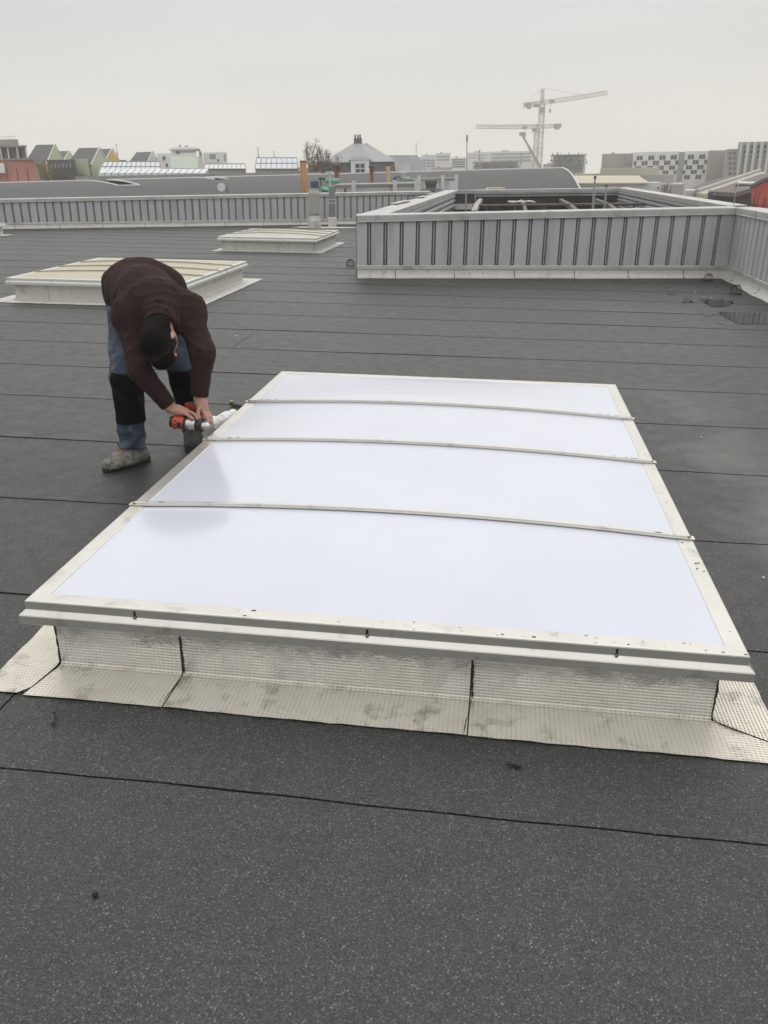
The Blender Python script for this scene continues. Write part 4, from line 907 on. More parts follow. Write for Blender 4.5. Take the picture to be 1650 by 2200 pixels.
dm = MB().box(xd - .95, xd + .95, yd, yd + 2.2, zb_ - .3, zd1).build('dormer', T_WHITE, mh); MB().prism([(xd - 1.15, zd1 + .001), (xd + 1.15, zd1 + .001), (xd + .7, zd1 + .3), (xd, zd1 + .42), (xd - .7, zd1 + .3)], 1, yd - .1, yd + 2.5).build('dormer_roof', T_EDGE, dm)
wn = MB().box(xd - .48, xd + .48, yd - .03, yd - .001, zb_ + .2, zd1 - .35).build('window', T_WIN, mh); MB().box(xd - .03, xd + .03, yd - .06, yd - .031, zb_ + .2, zd1 - .35).build('frame', T_EDGE, wn); MB().box(xd - .48, xd + .48, yd - .065, yd - .0605, zb_ + .75, zb_ + .85).build('frame', T_EDGE, wn)
# gable wing with white verge to the right of the mansard
gw = bthing('mansard_wing', 'dark wing with pale sloping verge right of the mansard house', 'house', 810, 97)
P = [U(x_, y_, 97) for x_, y_ in ((785, 308), (843, 345), (851, 374), (735, 376))]; o = np.array(gw.location)
MB().hexa([tuple(p - o) for p in P] + [tuple(p - o + [0, 5, 0]) for p in P]).build('slate_wall', T_DARK, gw)
for a, b in ((0, 1), (1, 2)): MB().tube([tuple(P[a] - o), tuple(P[b] - o)], .16, 5).build('verge', T_EDGE, gw)
for i in range(4): a = U(818 + i * 7, 347, 96.8) - o; MB().box(a[0], a[0] + .28, -.25, -.02, a[2] - .3, a[2]).build('eave_block', T_EDGE, gw)
block(gw, T_GREY, 735, 851, 376, 97.1, 4.5)
dr = bthing('dark_roofed_hall', 'steep dark roofed hall right of the mansard house', 'building', 870, 140); o = np.array(dr.location)
P = [U(x_, y_, 140) for x_, y_ in ((826, 376), (926, 374), (902, 331), (832, 331))]; P[2] = P[2] + [0, 9, 0]; P[3] = P[3] + [0, 9, 0]; slab(dr, pal('slate_far', (.17, .175, .18)), P, .4); block(dr, T_GREY, 828, 922, 374, 140.5, 12); win(dr, 858, 880, 352, 370, 137, T_PALEB, 'rooflight')
block(dr, T_EDGE, 893, 895, 306, 152, .4, name='mast', zb=U(893, 332, 152)[2])
# distant pale blocks in the haze
def fblock(px0, px1, pyt, Y, mat, label, bands=(), group='distant pale blocks', wins=0, name='apartment_block'):
    t = bthing(name, label, 'building', (px0 + px1) / 2, Y, group); block(t, mat, px0, px1, pyt, Y, 14)
    for y0, y1 in bands:
        n = max(1, int((px1 - px0) / (wins or 200)))
        for i in range(n):
            wd = (px1 - px0 - 4) / n; win(t, px0 + 2 + i * wd + wd * .08, px0 + 2 + (i + 1) * wd - wd * .08, y0, y1, Y, T_WIN, out=.15)
    block(t, T_CONC, px0 + (px1 - px0) * .3, px0 + (px1 - px0) * .45, pyt - 2.5, Y + 4, 3, name='roof_plant', zb=U(px0, pyt + 1, Y + 4)[2])
    return t
fblock(905, 936, 333, 330, T_PALEB, 'distant white block left of the whip aerial', ((343, 346), (349, 352), (355, 358)), wins=8)
fblock(936, 968, 329, 420, T_PALEB, 'faint distant block behind the two white ones', ((335, 338), (342, 345)), wins=7)
fblock(966, 1004, 338, 310, T_WHITE, 'distant white block right beside the whip aerial', ((342, 344.5), (347, 349.5), (352, 354.5), (357, 359.5)), wins=30)
fblock(1003, 1060, 327, 520, T_PALEB, 'faintest long block behind the left building site', ((332, 334), (338, 340)), wins=9)
fblock(1046, 1150, 325, 480, T_PALEB, 'faint long block with terraces left of the crane masts', ((330, 332), (337, 340), (344, 347)), wins=60)
fblock(926, 971, 360, 240, T_FADED, 'low faded brick block above the vaulted roof', (), group='distant low blocks')
fblock(845, 905, 338, 380, T_PALEB, 'faint pale block behind the steep dark hall', ())
# two building sites: concrete frames with slabs and columns
def site(px0, px1, ys, Y, label, cols_, rough_top):
    t = bthing('unfinished_building', label, 'building', (px0 + px1) / 2, Y, 'unfinished concrete buildings'); o = np.array(t.location); r = random.Random(int(px0))
    block(t, T_PALEB, px0 + 6, px1 - 6, ys[0] + 2, Y + 3, 12, name='core')
    for i, y_ in enumerate(ys): block(t, T_CONC, px0 + r.uniform(-2, 3), px1 + r.uniform(-3, 2), y_, Y - r.uniform(0, .8), 16, name='floor_slab', zb=U(px0, y_ + 1.6, Y)[2])
    for i in range(cols_):
        x_ = px0 + 3 + (px1 - px0 - 8) * i / (cols_ - 1); block(t, T_CONC, x_, x_ + 1.6, ys[0], Y + .3, .6, name='column', zb=ZG + 1)
        if r.random() < .75: block(t, T_PALEB, x_ + 2, x_ + r.uniform(5, 9), ys[1] + 2, Y + .8, .3, name='infill_wall', zb=U(x_, ys[1] + 9, Y)[2])
    for i in range(rough_top):
        x_ = px0 + (px1 - px0) * (i + r.random()) / rough_top; block(t, T_CONC, x_, x_ + r.uniform(.6, 2.5), ys[0] - r.uniform(1, 6), Y + r.uniform(1, 6), .6, name='formwork', zb=U(x_, ys[0] + 1, Y)[2])
    return t
site(1014, 1118, (347, 355, 363), 230, 'low unfinished concrete building below the left jib', 9, 10); site(1182, 1262, (332, 343, 353, 361), 215, 'taller unfinished concrete building right of the crane masts', 7, 16)
fblock(1168, 1200, 352, 260, T_GREY, 'grey stepped lower block left of the taller site', (), group='distant low blocks')
aerial(1030, 322, 350, 225, .22, 'thin mast on the low building site'); aerial(1119, 331, 350, 226, .2, 'thin post at the right of the low site')
# tan block and white chequered block
tb = bthing('tan_block', 'tan windowless apartment block left of the white chequered one', 'building', 1330, 170); block(tb, T_TAN, 1294, 1361, 330, 172, 14)
for y_ in (335, 347): win(tb, 1341, 1346, y_, y_ + 6, 172, T_CONC)
block(tb, T_CONC, 1315, 1320, 327, 175, 2, name='roof_plant', zb=U(1315, 331, 175)[2])
cb = bthing('chequered_block', 'white apartment block with chequered pairs of dark windows', 'building', 1440, 165); Yc = 165.0
o = np.array(cb.location)
block(cb, T_GREY, 1361, 1561, 327, Yc + .5, 13, name='core')
for (xa, xb, ya) in ((1361, 1459, 326), (1472, 1523, 324.5)): block(cb, T_WHITE, xa, xb, ya, Yc, .48, name='facade')
block(cb, T_TAN, 1523.2, 1562, 323, Yc - .2, 13, name='end_wall'); block(cb, T_GREY, 1459.2, 1471.8, 326.5, Yc + .25, .2, name='stair_strip')
WROW = [(212, 248, (553, 580, 651, 678, 745, 772, 840, 868), (985, 1012, 1081, 1108)), (257, 292, (530, 598, 625, 693, 720, 788, 816, 883), (958, 1028, 1055, 1126)), (301, 333, (545, 572, 645, 670, 737, 763, 832, 858), (975, 1002, 1071, 1098)), (342, 372, (530, 690, 716, 780, 806, 874), (948, 1018, 1045, 1115)), (384, 416, (640, 666, 740, 766, 836, 860), (965, 990, 1060, 1086))]
for ri, (ya, yb, la, lb) in enumerate(WROW):
    for zx in la + lb:
        dy = (700 - zx) * .02; x_ = 1230 + (zx - ri * 3) / 3.929; y0 = 280 + (ya + dy) / 3.929; y1 = 280 + (yb + dy) / 3.929
        win(cb, x_ - 2.35, x_ + 2.35, y0, y1, Yc, T_WIN, out=.1)
ab = bthing('tall_apartment_block', 'tall grey apartment block with bays at the right edge', 'building', 1610, 150); block(ab, T_GREY, 1587, 1720, 304, 150, 14); block(ab, T_CONC, 1562, 1588, 320, 149, 14, name='lower_wing')
for i in range(5):
    x_ = 1590 + i * 15; block(ab, T_PALEB, x_, x_ + 6, 307 - i * 1.0, 149.4, .55, name='bay')
    for y_ in range(312, 385, 11): win(ab, x_ + 7.5, x_ + 11.5, y_, y_ + 6, 150, T_WIN, out=.12)
for i in range(2):
    for y_ in range(326, 385, 11): win(ab, 1566 + i * 10, 1571 + i * 10, y_, y_ + 6, 149, T_WIN, out=.12)
# sheds below
bs = bthing('beige_shed', 'beige hall with stepped walls before the chequered block', 'building', 1350, 130); block(bs, T_BEIGE, 1290, 1417, 361, 130, 8); block(bs, T_GREY, 1385, 1450, 375, 128, 6, name='side_hall'); block(bs, T_BEIGE, 1180, 1300, 374, 131, 6, name='low_wing')
cs = bthing('cream_roofed_shed', 'shed with bright cream sheet roof and pale end wall', 'building', 1320, 105); a = U(1215, 393, 105); b = U(1395, 392, 105); c = U(1372, 377, 112); d = U(1215, 377, 112)
o = np.array(cs.location)
for i in range(4):
    f0, f1 = i / 4, (i + 1) / 4 - .012; q = lambda u, f: (a * (1 - f) + d * f) * (1 - u) + (b * (1 - f) + c * f) * u
    slab(cs, T_CREAM, [q(0, f0), q(1, f0), q(1, f1), q(0, f1)], .15, 'roof_sheet')
block(cs, T_PALEB, 1235, 1421, 394, 105.5, 5); win(cs, 1412, 1416, 402, 406, 105.4, T_WIN)
fblock(1420, 1470, 396, 118, T_TAN, 'plain beige wall block left of the dark shed roofs', (), group='distant low blocks')
# dark shed roofs on the right
s1 = bthing('dark_roofed_shed', 'long dark roofed shed with pale verge on the right', 'shed', 1550, 75); o = np.array(s1.location)
polyslab(s1, T_DARK, [(1477, 408, 80), (1497, 412.5, 72), (1632, 367.5, 90), (1560, 380, 95), (1518, 390, 90)]); MB().tube([tuple(U(1497, 412, 72) - o), tuple(U(1632, 367, 90) - o)], .22, 5).build('verge', T_TAN, s1)
polyslab(s1, T_BEIGE, [(1497, 413.5, 71.8), (1513, 417, 71), (1646, 371, 89), (1633, 368.5, 90)], .6, 'gable_wall'); block(s1, T_PALEB, 1474, 1495, 409, 74, 4); block(s1, T_GREY, 1495, 1560, 418, 73, 4, name='side_wall')
s2 = bthing('tiled_shed', 'second dark shed roof in front of the red building', 'shed', 1570, 60); polyslab(s2, T_TILE, [(1524, 411, 60), (1580, 414, 55), (1700, 380, 62), (1700, 372, 72), (1634, 374, 76)]); block(s2, T_DARK, 1522, 1622, 412, 59, 5)
for x_ in (1534, 1565): win(s2, x_, x_ + 5, 415, 418.5, 58.8, T_EDGE, 'lamp')
polyslab(s2, T_EDGE, [(1584, 392, 62), (1632, 394, 60), (1634, 391, 62), (1588, 389.5, 64)], .1, 'rooflight')
rb = bthing('red_building', 'bright red gabled building at the right edge', 'building', 1640, 50); o = np.array(rb.location)
P = [U(1614, 440, 50), U(1720, 440, 50), U(1720, 372, 50), U(1640, 390, 50), U(1614, 405, 50)]; m = MB(); n = len(P)
m.v = [tuple(p - o) for p in P] + [tuple(p - o + [1.95, 4, 0]) for p in P]; m.f = [tuple(range(n)), tuple(range(n, 2 * n))[::-1]] + [(i, i + n, (i + 1) % n + n, (i + 1) % n) for i in range(n)]; m.build('wall', T_RED, rb)
MB().tube([tuple(P[4] - o + [-.1, -.1, .1]), tuple(P[3] - o + [0, -.1, .1]), tuple(P[2] - o + [0, -.1, .1])], .12, 5).build('verge', T_DARK, rb)
block(rb, T_RED, 1614, 1720, 440, 50.1, 3.8, name='lower_wall')

# ------------------------------------------------------------------ trees
BARK = material('bark', (.075, .06, .05), .9, vary=.2, vscale=3); LEAFM = material('dry_leaves', (.12, .075, .05), .85, vary=.3, vscale=1.5); LEAFY = material('yellow_leaves', (.34, .26, .06), .8, vary=.3, vscale=1)
def tree(px, pyt, Y, spread_px, label, leafm, seed, n_leaf, levels=6, name='bare_tree', group=None, zb=ZG, leaf=.06):
    r = random.Random(seed); top = U(px, pyt, Y); h = top[2] - zb; t = thing(name, label, 'tree', at_world((top[0], Y, zb)), group); wood = MB(); tips = []
    sp = spread_px / FPX * Y
    def grow(p, d, ln, rr, lv):
        pts = [p]; q = p; dd = d.copy(); k_ = 3
        for i in range(k_):
            dd = (dd + Vector((r.uniform(-.18, .18), r.uniform(-.18, .18), r.uniform(-.02, .14)))).normalized(); q = q + dd * (ln / k_); pts.append(q)
        wood.tube(pts, [rr * (1 - .45 * i / k_) for i in range(k_ + 1)], 6 if lv < 2 else 4, False)
        if lv >= levels: tips.append((pts[-1], dd)); tips.append((pts[1], dd)); return
        nb = r.choice((2, 3, 3)) if lv else 4
        for b in range(nb):
            ax = Vector((r.uniform(-1, 1), r.uniform(-1, 1), r.uniform(-.15, .5))).normalized(); nd = (dd * r.uniform(.75, 1.1) + ax * r.uniform(.45, .85)); nd.z = max(nd.z, .02); nd.normalize()
            grow(pts[-1] if b < 2 else pts[2], nd, ln * r.uniform(.62, .84), max(.04, rr * r.uniform(.42, .58)), lv + 1)
    grow(Vector((0, 0, 0)), Vector((0, 0, 1)), h * .34, h * .022, 0)
    mx = max(v[2] for v in wood.v); mxx = max(abs(v[0]) for v in wood.v); sz = h / mx; sx = sp / mxx
    wood.v = [(v[0] * sx, v[1] * sx, v[2] * sz) for v in wood.v]
    wood.build('trunk', BARK, t)
    cr = MB()
    for i in range(n_leaf):
        p, d = r.choice(tips); c = Vector((p.x * sx, p.y * sx, p.z * sz)) + Vector((r.gauss(0, .14), r.gauss(0, .14), r.gauss(0, .12))); s_ = leaf * r.uniform(.5, 1.2)
        u = Vector((r.gauss(0, 1), r.gauss(0, 1), r.gauss(0, 1))).normalized(); v = u.orthogonal().normalized()
        cr.quad(c - u * s_, c + v * s_ * .6, c + u * s_, c - v * s_ * .6)
    cr.build('crown', leafm, t); return t
tree(672, 301, 86, 46, 'bare brown tree with sparse dry leaves left of the mansard', LEAFM, 5, 11000)
tree(706, 328, 90, 26, 'lower bare tree tight against the mansard house', LEAFM, 8, 3500)
tree(88, 334, 92, 24, 'yellow autumn tree beside the pink building', LEAFY, 3, 2200, group=None, name='autumn_tree')
tree(175, 352, 91, 34, 'low brown scrub before the green annex', LEAFM, 12, 700, name='shrub')
tree(110, 362, 90, 34, 'low tangled scrub below the small houses', LEAFM, 15, 800, name='shrub')
tree(1640, 402, 44, 40, 'leafless twiggy shrub before the red building', LEAFM, 21, 40, name='shrub', leaf=.06)
tree(1437, 390, 112, 20, 'grey brown bush before the plain beige wall', LEAFM, 25, 900, name='shrub')

# ------------------------------------------------------------------ cranes
CR_W = material('crane_white', (.64, .585, .47), .6); CR_R = material('crane_red', (.50, .41, .36), .6); CR_D = material('crane_grey', (.30, .29, .28), .7)
def lattice(p, q, wd, n, r, parent, name, mat, tri=False):
    p, q = Vector(p), Vector(q); d = (q - p); L_ = d.length; d.normalize(); u = d.cross(Vector((0, 1, 0))); u = u.normalized() if u.length > .1 else Vector((1, 0, 0)); v = d.cross(u)
    cs_ = [(-.5, -.5), (.5, -.5), (.5, .5), (-.5, .5)]
    C_ = lambda k_, s: p + d * (L_ * s) + u * cs_[k_][0] * wd + v * cs_[k_][1] * wd
    m = MB()
    for k_ in range(4): m.tube([C_(k_, 0), C_(k_, 1)], r, 4)
    for i in range(n):
        for k_ in range(4):
            k2 = (k_ + 1) % 4; a, b = (k_, k2) if i % 2 else (k2, k_)
            m.tube([C_(a, i / n), C_(b, (i + 1) / n)], r * .6, 3, False); m.tube([C_(k_, i / n), C_(k2, i / n)], r * .6, 3, False)
    return m.build(name, mat, parent)
def crane(label, Y, mast_top, mast_bot_px, jib_end, cj_end, apex, cab, cw, hook, wd, seg):
    b = U(mast_bot_px, 360, Y); t = thing('tower_crane', label, 'tower crane', at_world((b[0], Y, ZG)), 'red and white tower cranes'); o = np.array(t.location)
    T = U(*mast_top, Y) - o; base = U(mast_bot_px, 360, Y) - o; base[2] = 0; base[0] = T[0] - .2
    n = 9
    for i in range(n):
        a = base + (T - base) * i / n; c = base + (T - base) * (i + 1) / n; lattice(a, c, wd, 3, .16, t, 'mast_section', CR_W if i % 2 else CR_R)
    Je = U(*jib_end, Y - 6) - o; Jm = (T + Je) / 2
    lattice(T + [0, 0, .2], Jm, wd * .75, 12, .13, t, 'jib', CR_W); lattice(Jm, Je, wd * .7, 12, .12, t, 'jib', CR_R)
    Ce = U(*cj_end, Y + 3) - o; lattice(T + [0, 0, .2], Ce, wd * .7, 6, .15, t, 'counter_jib', CR_R)
    A = U(*apex, Y) - o; lattice(T + [0, 0, .1], A, wd * .55, 4, .14, t, 'tower_head', CR_R)
    MB().tube([tuple(A), tuple(T + (Je - T) * .62 + [0, 0, wd * .4])], .09, 4).build('pendant', CR_W, t); MB().tube([tuple(A), tuple(Ce)], .09, 4).build('pendant', CR_W, t)
    x0, x1, y0, y1 = cab; a = U(x0, y0, Y - 1) - o; c = U(x1, y1, Y - 1) - o; MB().box(a[0], c[0], a[1] - 1, a[1] + .2, c[2], a[2]).build('cab', CR_D, t, bevel=.15)
    for x0, x1, y0, y1 in cw: a = U(x0, y0, Y + 2) - o; c = U(x1, y1, Y + 2) - o; MB().box(a[0], c[0], a[1] - 1, a[1] + 1, c[2], a[2]).build('counterweight', CR_D, t)
    a = U(*hook[0], Y - 2) - o; c = U(*hook[1], Y - 2) - o; MB().tube([tuple(a), tuple(c)], .08, 4).build('hoist_rope', CR_D, t); MB().box(a[0] - .9, a[0] + .9, a[1] - .5, a[1] + .5, a[2] - .2, a[2] + .7).build('trolley', CR_D, t); MB().tube([tuple(c), tuple(c - np.array([0, 0, 1.2]))], .35, 6).build('hook_block', CR_D, t)
crane('tall tower crane with jib reaching right', 330, (1165, 222), 1161, (1306, 199), (1124, 226), (1166, 190), (1160, 1169, 230, 243), ((1127, 1142, 221, 227), (1133, 1140, 227, 234), (1147, 1157, 223, 230)), ((1186, 219), (1182, 234)), 1.7, 9)
crane('lower tower crane with jib reaching left', 340, (1154, 274), 1151, (1022, 272), (1204, 270), (1157, 267), (1143, 1153, 275, 283), ((1191, 1205, 266, 273), (1193, 1201, 273, 278)), ((1127, 276), (1128, 286)), 1.6, 6)
mc = bthing('mobile_crane', 'telescopic mobile crane boom leaning left before the masts', 'mobile crane', 1160, 260); o = np.array(mc.location)
a = U(1164, 366, 260) - o; b = U(1122, 290, 260) - o
for i, (f0, f1, rr) in enumerate(((-.3, .35, .6), (.351, .7, .48), (.701, 1.0, .38))): MB().tube([tuple(a + (b - a) * f0), tuple(a + (b - a) * f1)], rr, 4).build('boom_section', CR_D, mc)
MB().box(b[0] - .8, b[0] + .5, b[1] - .4, b[1] + .4, b[2] - .2, b[2] + .7).build('boom_head', CR_D, mc); c = U(1127, 284, 260) - o; MB().tube([tuple(b + [.7, 0, .2]), tuple(c)], .18, 5).build('fly_stub', CR_D, mc)
MB().box(-2.5, 5.5, -1.3, 1.3, 1.0, 2.6).build('carrier', CR_R, mc)
for i in range(4):
    for sy in (-1.3, 1.3): MB().lathe([(.55, -.18), (.55, .18)], 14).build('wheel', T_DARK, mc, local=Matrix.Translation((-1.8 + i * 2.1, sy, .55)) @ Matrix.Rotation(rad(90), 4, 'X'))
MB().box(-1.5, 1.5, -1.1, 1.1, 2.61, 4.2).build('turret', CR_D, mc)
# ------------------------------------------------------------------ the worker: surfaces grown from signed distance fields
class Field:
    def __init__(s, lo, hi, h):
        s.lo = np.array(lo, float); s.h = h; s.n = np.ceil((np.array(hi) - s.lo) / h).astype(int) + 1
        s.F = np.full(s.n, 1.0, np.float32)
        s.ax = [(s.lo[i] + np.arange(s.n[i]) * h).astype(np.float32) for i in range(3)]
    def sub(s, lo, hi):
        a = np.clip(np.floor((np.array(lo) - s.lo) / s.h).astype(int), 0, s.n); b = np.clip(np.ceil((np.array(hi) - s.lo) / s.h).astype(int) + 1, 0, s.n)
        sl = tuple(slice(int(x), int(y)) for x, y in zip(a, b)); X, Y, Z = np.meshgrid(*[s.ax[i][sl[i]] for i in range(3)], indexing='ij'); return sl, X, Y, Z
    def comb(s, sl, d, k, op='u'):
        f = s.F[sl]
        if op == 'u':
            if k > 0: hh = np.maximum(k - np.abs(f - d), 0) / k; s.F[sl] = np.minimum(f, d) - hh * hh * k * .25
            else: s.F[sl] = np.minimum(f, d)
        elif op == 'cut': s.F[sl] = np.maximum(f, -d)
    def cone(s, a, b, ra, rb, k=.03, flat=None, squash=None):
        a, b = np.array(a, float), np.array(b, float); m = max(ra, rb) + k + 3 * s.h + .012
        sl, X, Y, Z = s.sub(np.minimum(a, b) - m, np.maximum(a, b) + m)
        if 0 in X.shape: return
        ba = b - a; L2 = float(ba @ ba) + 1e-12
        px, py, pz = X - a[0], Y - a[1], Z - a[2]; t = np.clip((px * ba[0] + py * ba[1] + pz * ba[2]) / L2, 0, 1)
        dx, dy, dz = px - t * ba[0], py - t * ba[1], pz - t * ba[2]
        if squash is not None:
            u, f = squash; u = np.array(u, float); u /= np.linalg.norm(u); q = dx * u[0] + dy * u[1] + dz * u[2]; g_ = 1 / f - 1; dx, dy, dz = dx + q * u[0] * g_, dy + q * u[1] * g_, dz + q * u[2] * g_
        d = np.sqrt(dx * dx + dy * dy + dz * dz) - (ra + (rb - ra) * t)
        if flat is not None:      # cut past the b end
            u = ba / math.sqrt(L2); d = np.maximum(d, (X - b[0]) * u[0] + (Y - b[1]) * u[1] + (Z - b[2]) * u[2] - flat)
        s.comb(sl, d, k)
    def ell(s, c, r, axes=None, k=.03, op='u'):
        c = np.array(c, float); m = max(r) + k + 4 * s.h; sl, X, Y, Z = s.sub(c - m, c + m)
        if 0 in X.shape: return
        p = np.stack([X - c[0], Y - c[1], Z - c[2]]); A = np.eye(3) if axes is None else np.array(axes, float); A = A / np.linalg.norm(A, axis=1, keepdims=True)
        q = np.tensordot(A, p, 1); r = np.array(r).reshape(3, 1, 1, 1)
        k0 = np.sqrt(((q / r) ** 2).sum(0)); k1 = np.sqrt(((q / (r * r)) ** 2).sum(0)) + 1e-9; s.comb(sl, k0 * (k0 - 1) / k1, k, op)
    def plane(s, p, n_, lo=None, hi=None):   # keep the side opposite to n
        n_ = np.array(n_, float); n_ /= np.linalg.norm(n_); sl, X, Y, Z = s.sub(lo if lo is not None else s.lo, hi if hi is not None else s.lo + s.n * s.h)
        d = (X - p[0]) * n_[0] + (Y - p[1]) * n_[1] + (Z - p[2]) * n_[2]; s.F[sl] = np.maximum(s.F[sl], d)
    def disp(s, fn):
        X, Y, Z = np.meshgrid(*s.ax, indexing='ij'); near = np.abs(s.F) < .05; s.F[near] += fn(X[near], Y[near], Z[near])
    def mesh(s):
        F = s.F; ins = F < 0; nx, ny, nz = F.shape; cn = (nx - 1, ny - 1, nz - 1); acc = np.zeros(cn + (3,), np.float32); cnt = np.zeros(cn, np.float32); faces = []
        E_ = []
        for a in range(3):
            s0 = [slice(None)] * 3; s1 = [slice(None)] * 3; s0[a] = slice(0, -1); s1[a] = slice(1, None)
            f0, f1 = F[tuple(s0)], F[tuple(s1)]; cr = ins[tuple(s0)] != ins[tuple(s1)]
            idx = np.argwhere(cr); t = f0[cr] / (f0[cr] - f1[cr]); pos = idx.astype(np.float32); pos[:, a] += t; E_.append((a, idx, ins[tuple(s0)][cr]))
            b, c = (a + 1) % 3, (a + 2) % 3
            for db in (0, 1):
                for dc in (0, 1):
                    q = idx.copy(); q[:, b] -= db; q[:, c] -= dc; ok = np.all(q >= 0, 1) & np.all(q < np.array(cn), 1)
                    np.add.at(acc, tuple(q[ok].T), pos[ok]); np.add.at(cnt, tuple(q[ok].T), 1)
        cells = np.argwhere(cnt > 0); vid = np.full(cn, -1, np.int64); vid[tuple(cells.T)] = np.arange(len(cells)); V = acc[tuple(cells.T)] / cnt[tuple(cells.T)][:, None] * s.h + s.lo
        for a, idx, inside in E_:
            b, c = (a + 1) % 3, (a + 2) % 3; qs = []
            for db, dc in ((0, 0), (1, 0), (1, 1), (0, 1)):
                q = idx.copy(); q[:, b] -= db; q[:, c] -= dc; qs.append(q)
            ok = np.ones(len(idx), bool)
            for q in qs: ok &= np.all(q >= 0, 1) & np.all(q < np.array(cn), 1)
            ids = np.stack([vid[tuple(q[ok].T)] for q in qs], 1); fl = ~inside[ok]; ids[fl] = ids[fl][:, ::-1]; faces.append(ids)
        Fq = np.concatenate(faces)
        # light relaxation
        e = np.concatenate([Fq[:, [0, 1]], Fq[:, [1, 2]], Fq[:, [2, 3]], Fq[:, [3, 0]]]); 
        for _ in range(s.relax if hasattr(s, 'relax') else 1):
            sm = np.zeros_like(V); ct = np.zeros(len(V)); np.add.at(sm, e[:, 0], V[e[:, 1]]); np.add.at(sm, e[:, 1], V[e[:, 0]]); np.add.at(ct, e[:, 0], 1); np.add.at(ct, e[:, 1], 1); V = V * .5 + .5 * sm / np.maximum(ct, 1)[:, None]
        return V, Fq
def field_obj(name, F, mat, parent=None, origin=(0, 0, 0)):
    V, Q = F.mesh(); V = V - np.array(origin); me = bpy.data.meshes.new(name); me.vertices.add(len(V)); me.vertices.foreach_set('co', V.astype(np.float32).ravel())
    me.loops.add(len(Q) * 4); me.loops.foreach_set('vertex_index', Q.astype(np.int32).ravel()); me.polygons.add(len(Q)); me.polygons.foreach_set('loop_start', np.arange(len(Q), dtype=np.int32) * 4)
    me.polygons.foreach_set('use_smooth', np.ones(len(Q), bool)); me.update(calc_edges=True); me.validate(); me.materials.append(mat)
    o = bpy.data.objects.new(name, me); col.objects.link(o)
    if parent: o.parent = parent
    return o
A3 = lambda *p: np.array(p, float)
# joints (roof frame, metres), found from the photograph
HipR, HipL = A3(-2.015, 4.44, .815), A3(-1.865, 4.52, .80)
KneeR, KneeL = J(272, 815, 4.10), J(397, 808, 4.44)
AnkR, AnkL = J(285, 958, 4.09), J(414, 912, 4.50)
ShR, ShL = J(279, 680, 4.10), J(404, 668, 4.16)
ElbR, ElbL = J(300, 795, 3.93), J(436, 760, 4.02)
WrR, WrL = J(366, 876, 3.96), J(428, 856, 4.02)
Neck = J(350, 672, 4.06); Head = J(342, 735, 3.90)
Pel = (HipR + HipL) / 2 + A3(0, .0, .03)
Lum = J(297, 632, 4.40); Mid = J(315, 640, 4.28); Chest = J(338, 656, 4.17)
DrB, DrT = J(366, 905, 3.90), J(452, 917, 3.90)
SKIN = material('skin', (.40, .22, .165), .55, vary=.1, vscale=25, bump=.1, bscale=150)
SWEAT = material('brown_knit', (.030, .0185, .0165), .95, spec=.06, vary=.14, vscale=7, fine=.3, fscale=260, bump=.55, bscale=34, dirt=(.09, .07, .06), dirt_amt=.25, dirt_scale=5, dirt_lo=.56, dirt_hi=.75)
JEANM = material('worn_denim', (.050, .067, .095), .9, spec=.2, vary=.3, vscale=9, fine=.3, fscale=300, bump=.6, bscale=42, dirt=(.20, .22, .24), dirt_amt=.6, dirt_scale=14, dirt_lo=.5, dirt_hi=.72)
PADM = material('black_knee_fabric', (.007, .007, .008), .9, spec=.1, vary=.2, vscale=15, bump=.5, bscale=45, dirt=(.05, .05, .05), dirt_amt=.4, dirt_scale=9)
HAIRM = material('dark_hair', (.004, .0035, .003), .75, spec=.1, vary=.4, vscale=40, bump=.3, bscale=130, stretch=(1, 1, .35))
SHOEM = material('worn_grey_suede', (.22, .21, .185), .85, vary=.4, vscale=26, dirt=(.05, .046, .042), dirt_amt=.7, dirt_scale=34, dirt_lo=.5, dirt_hi=.62, bump=.4, bscale=90); SOLEM = material('dark_sole', (.03, .028, .026), .8, vary=.3, vscale=30); LACEM = material('orange_lace', (.33, .10, .06), .8, vary=.2, vscale=60)
SHOED = material('dark_shoe', (.035, .034, .033), .8, vary=.3, vscale=25, bump=.3, bscale=90)
_sb = SWEAT.node_tree.nodes['Principled BSDF']; _sb.inputs['Sheen Weight'].default_value = .08; _sb.inputs['Sheen Roughness'].default_value = .6; _sb.inputs['Sheen Tint'].default_value = (.5, .4, .36, 1)
LO, HI = (-2.35, 3.62, -.02), (-1.22, 4.85, 1.14)
hd = Head - Neck; hd /= np.linalg.norm(hd)            # neck -> head
face = A3(.30, -.32, -.90); up = hd + A3(-.05, -.25, .1); up /= np.linalg.norm(up); face -= up * (face @ up); face /= np.linalg.norm(face); side = np.cross(face, up)   # face looks down at the drill
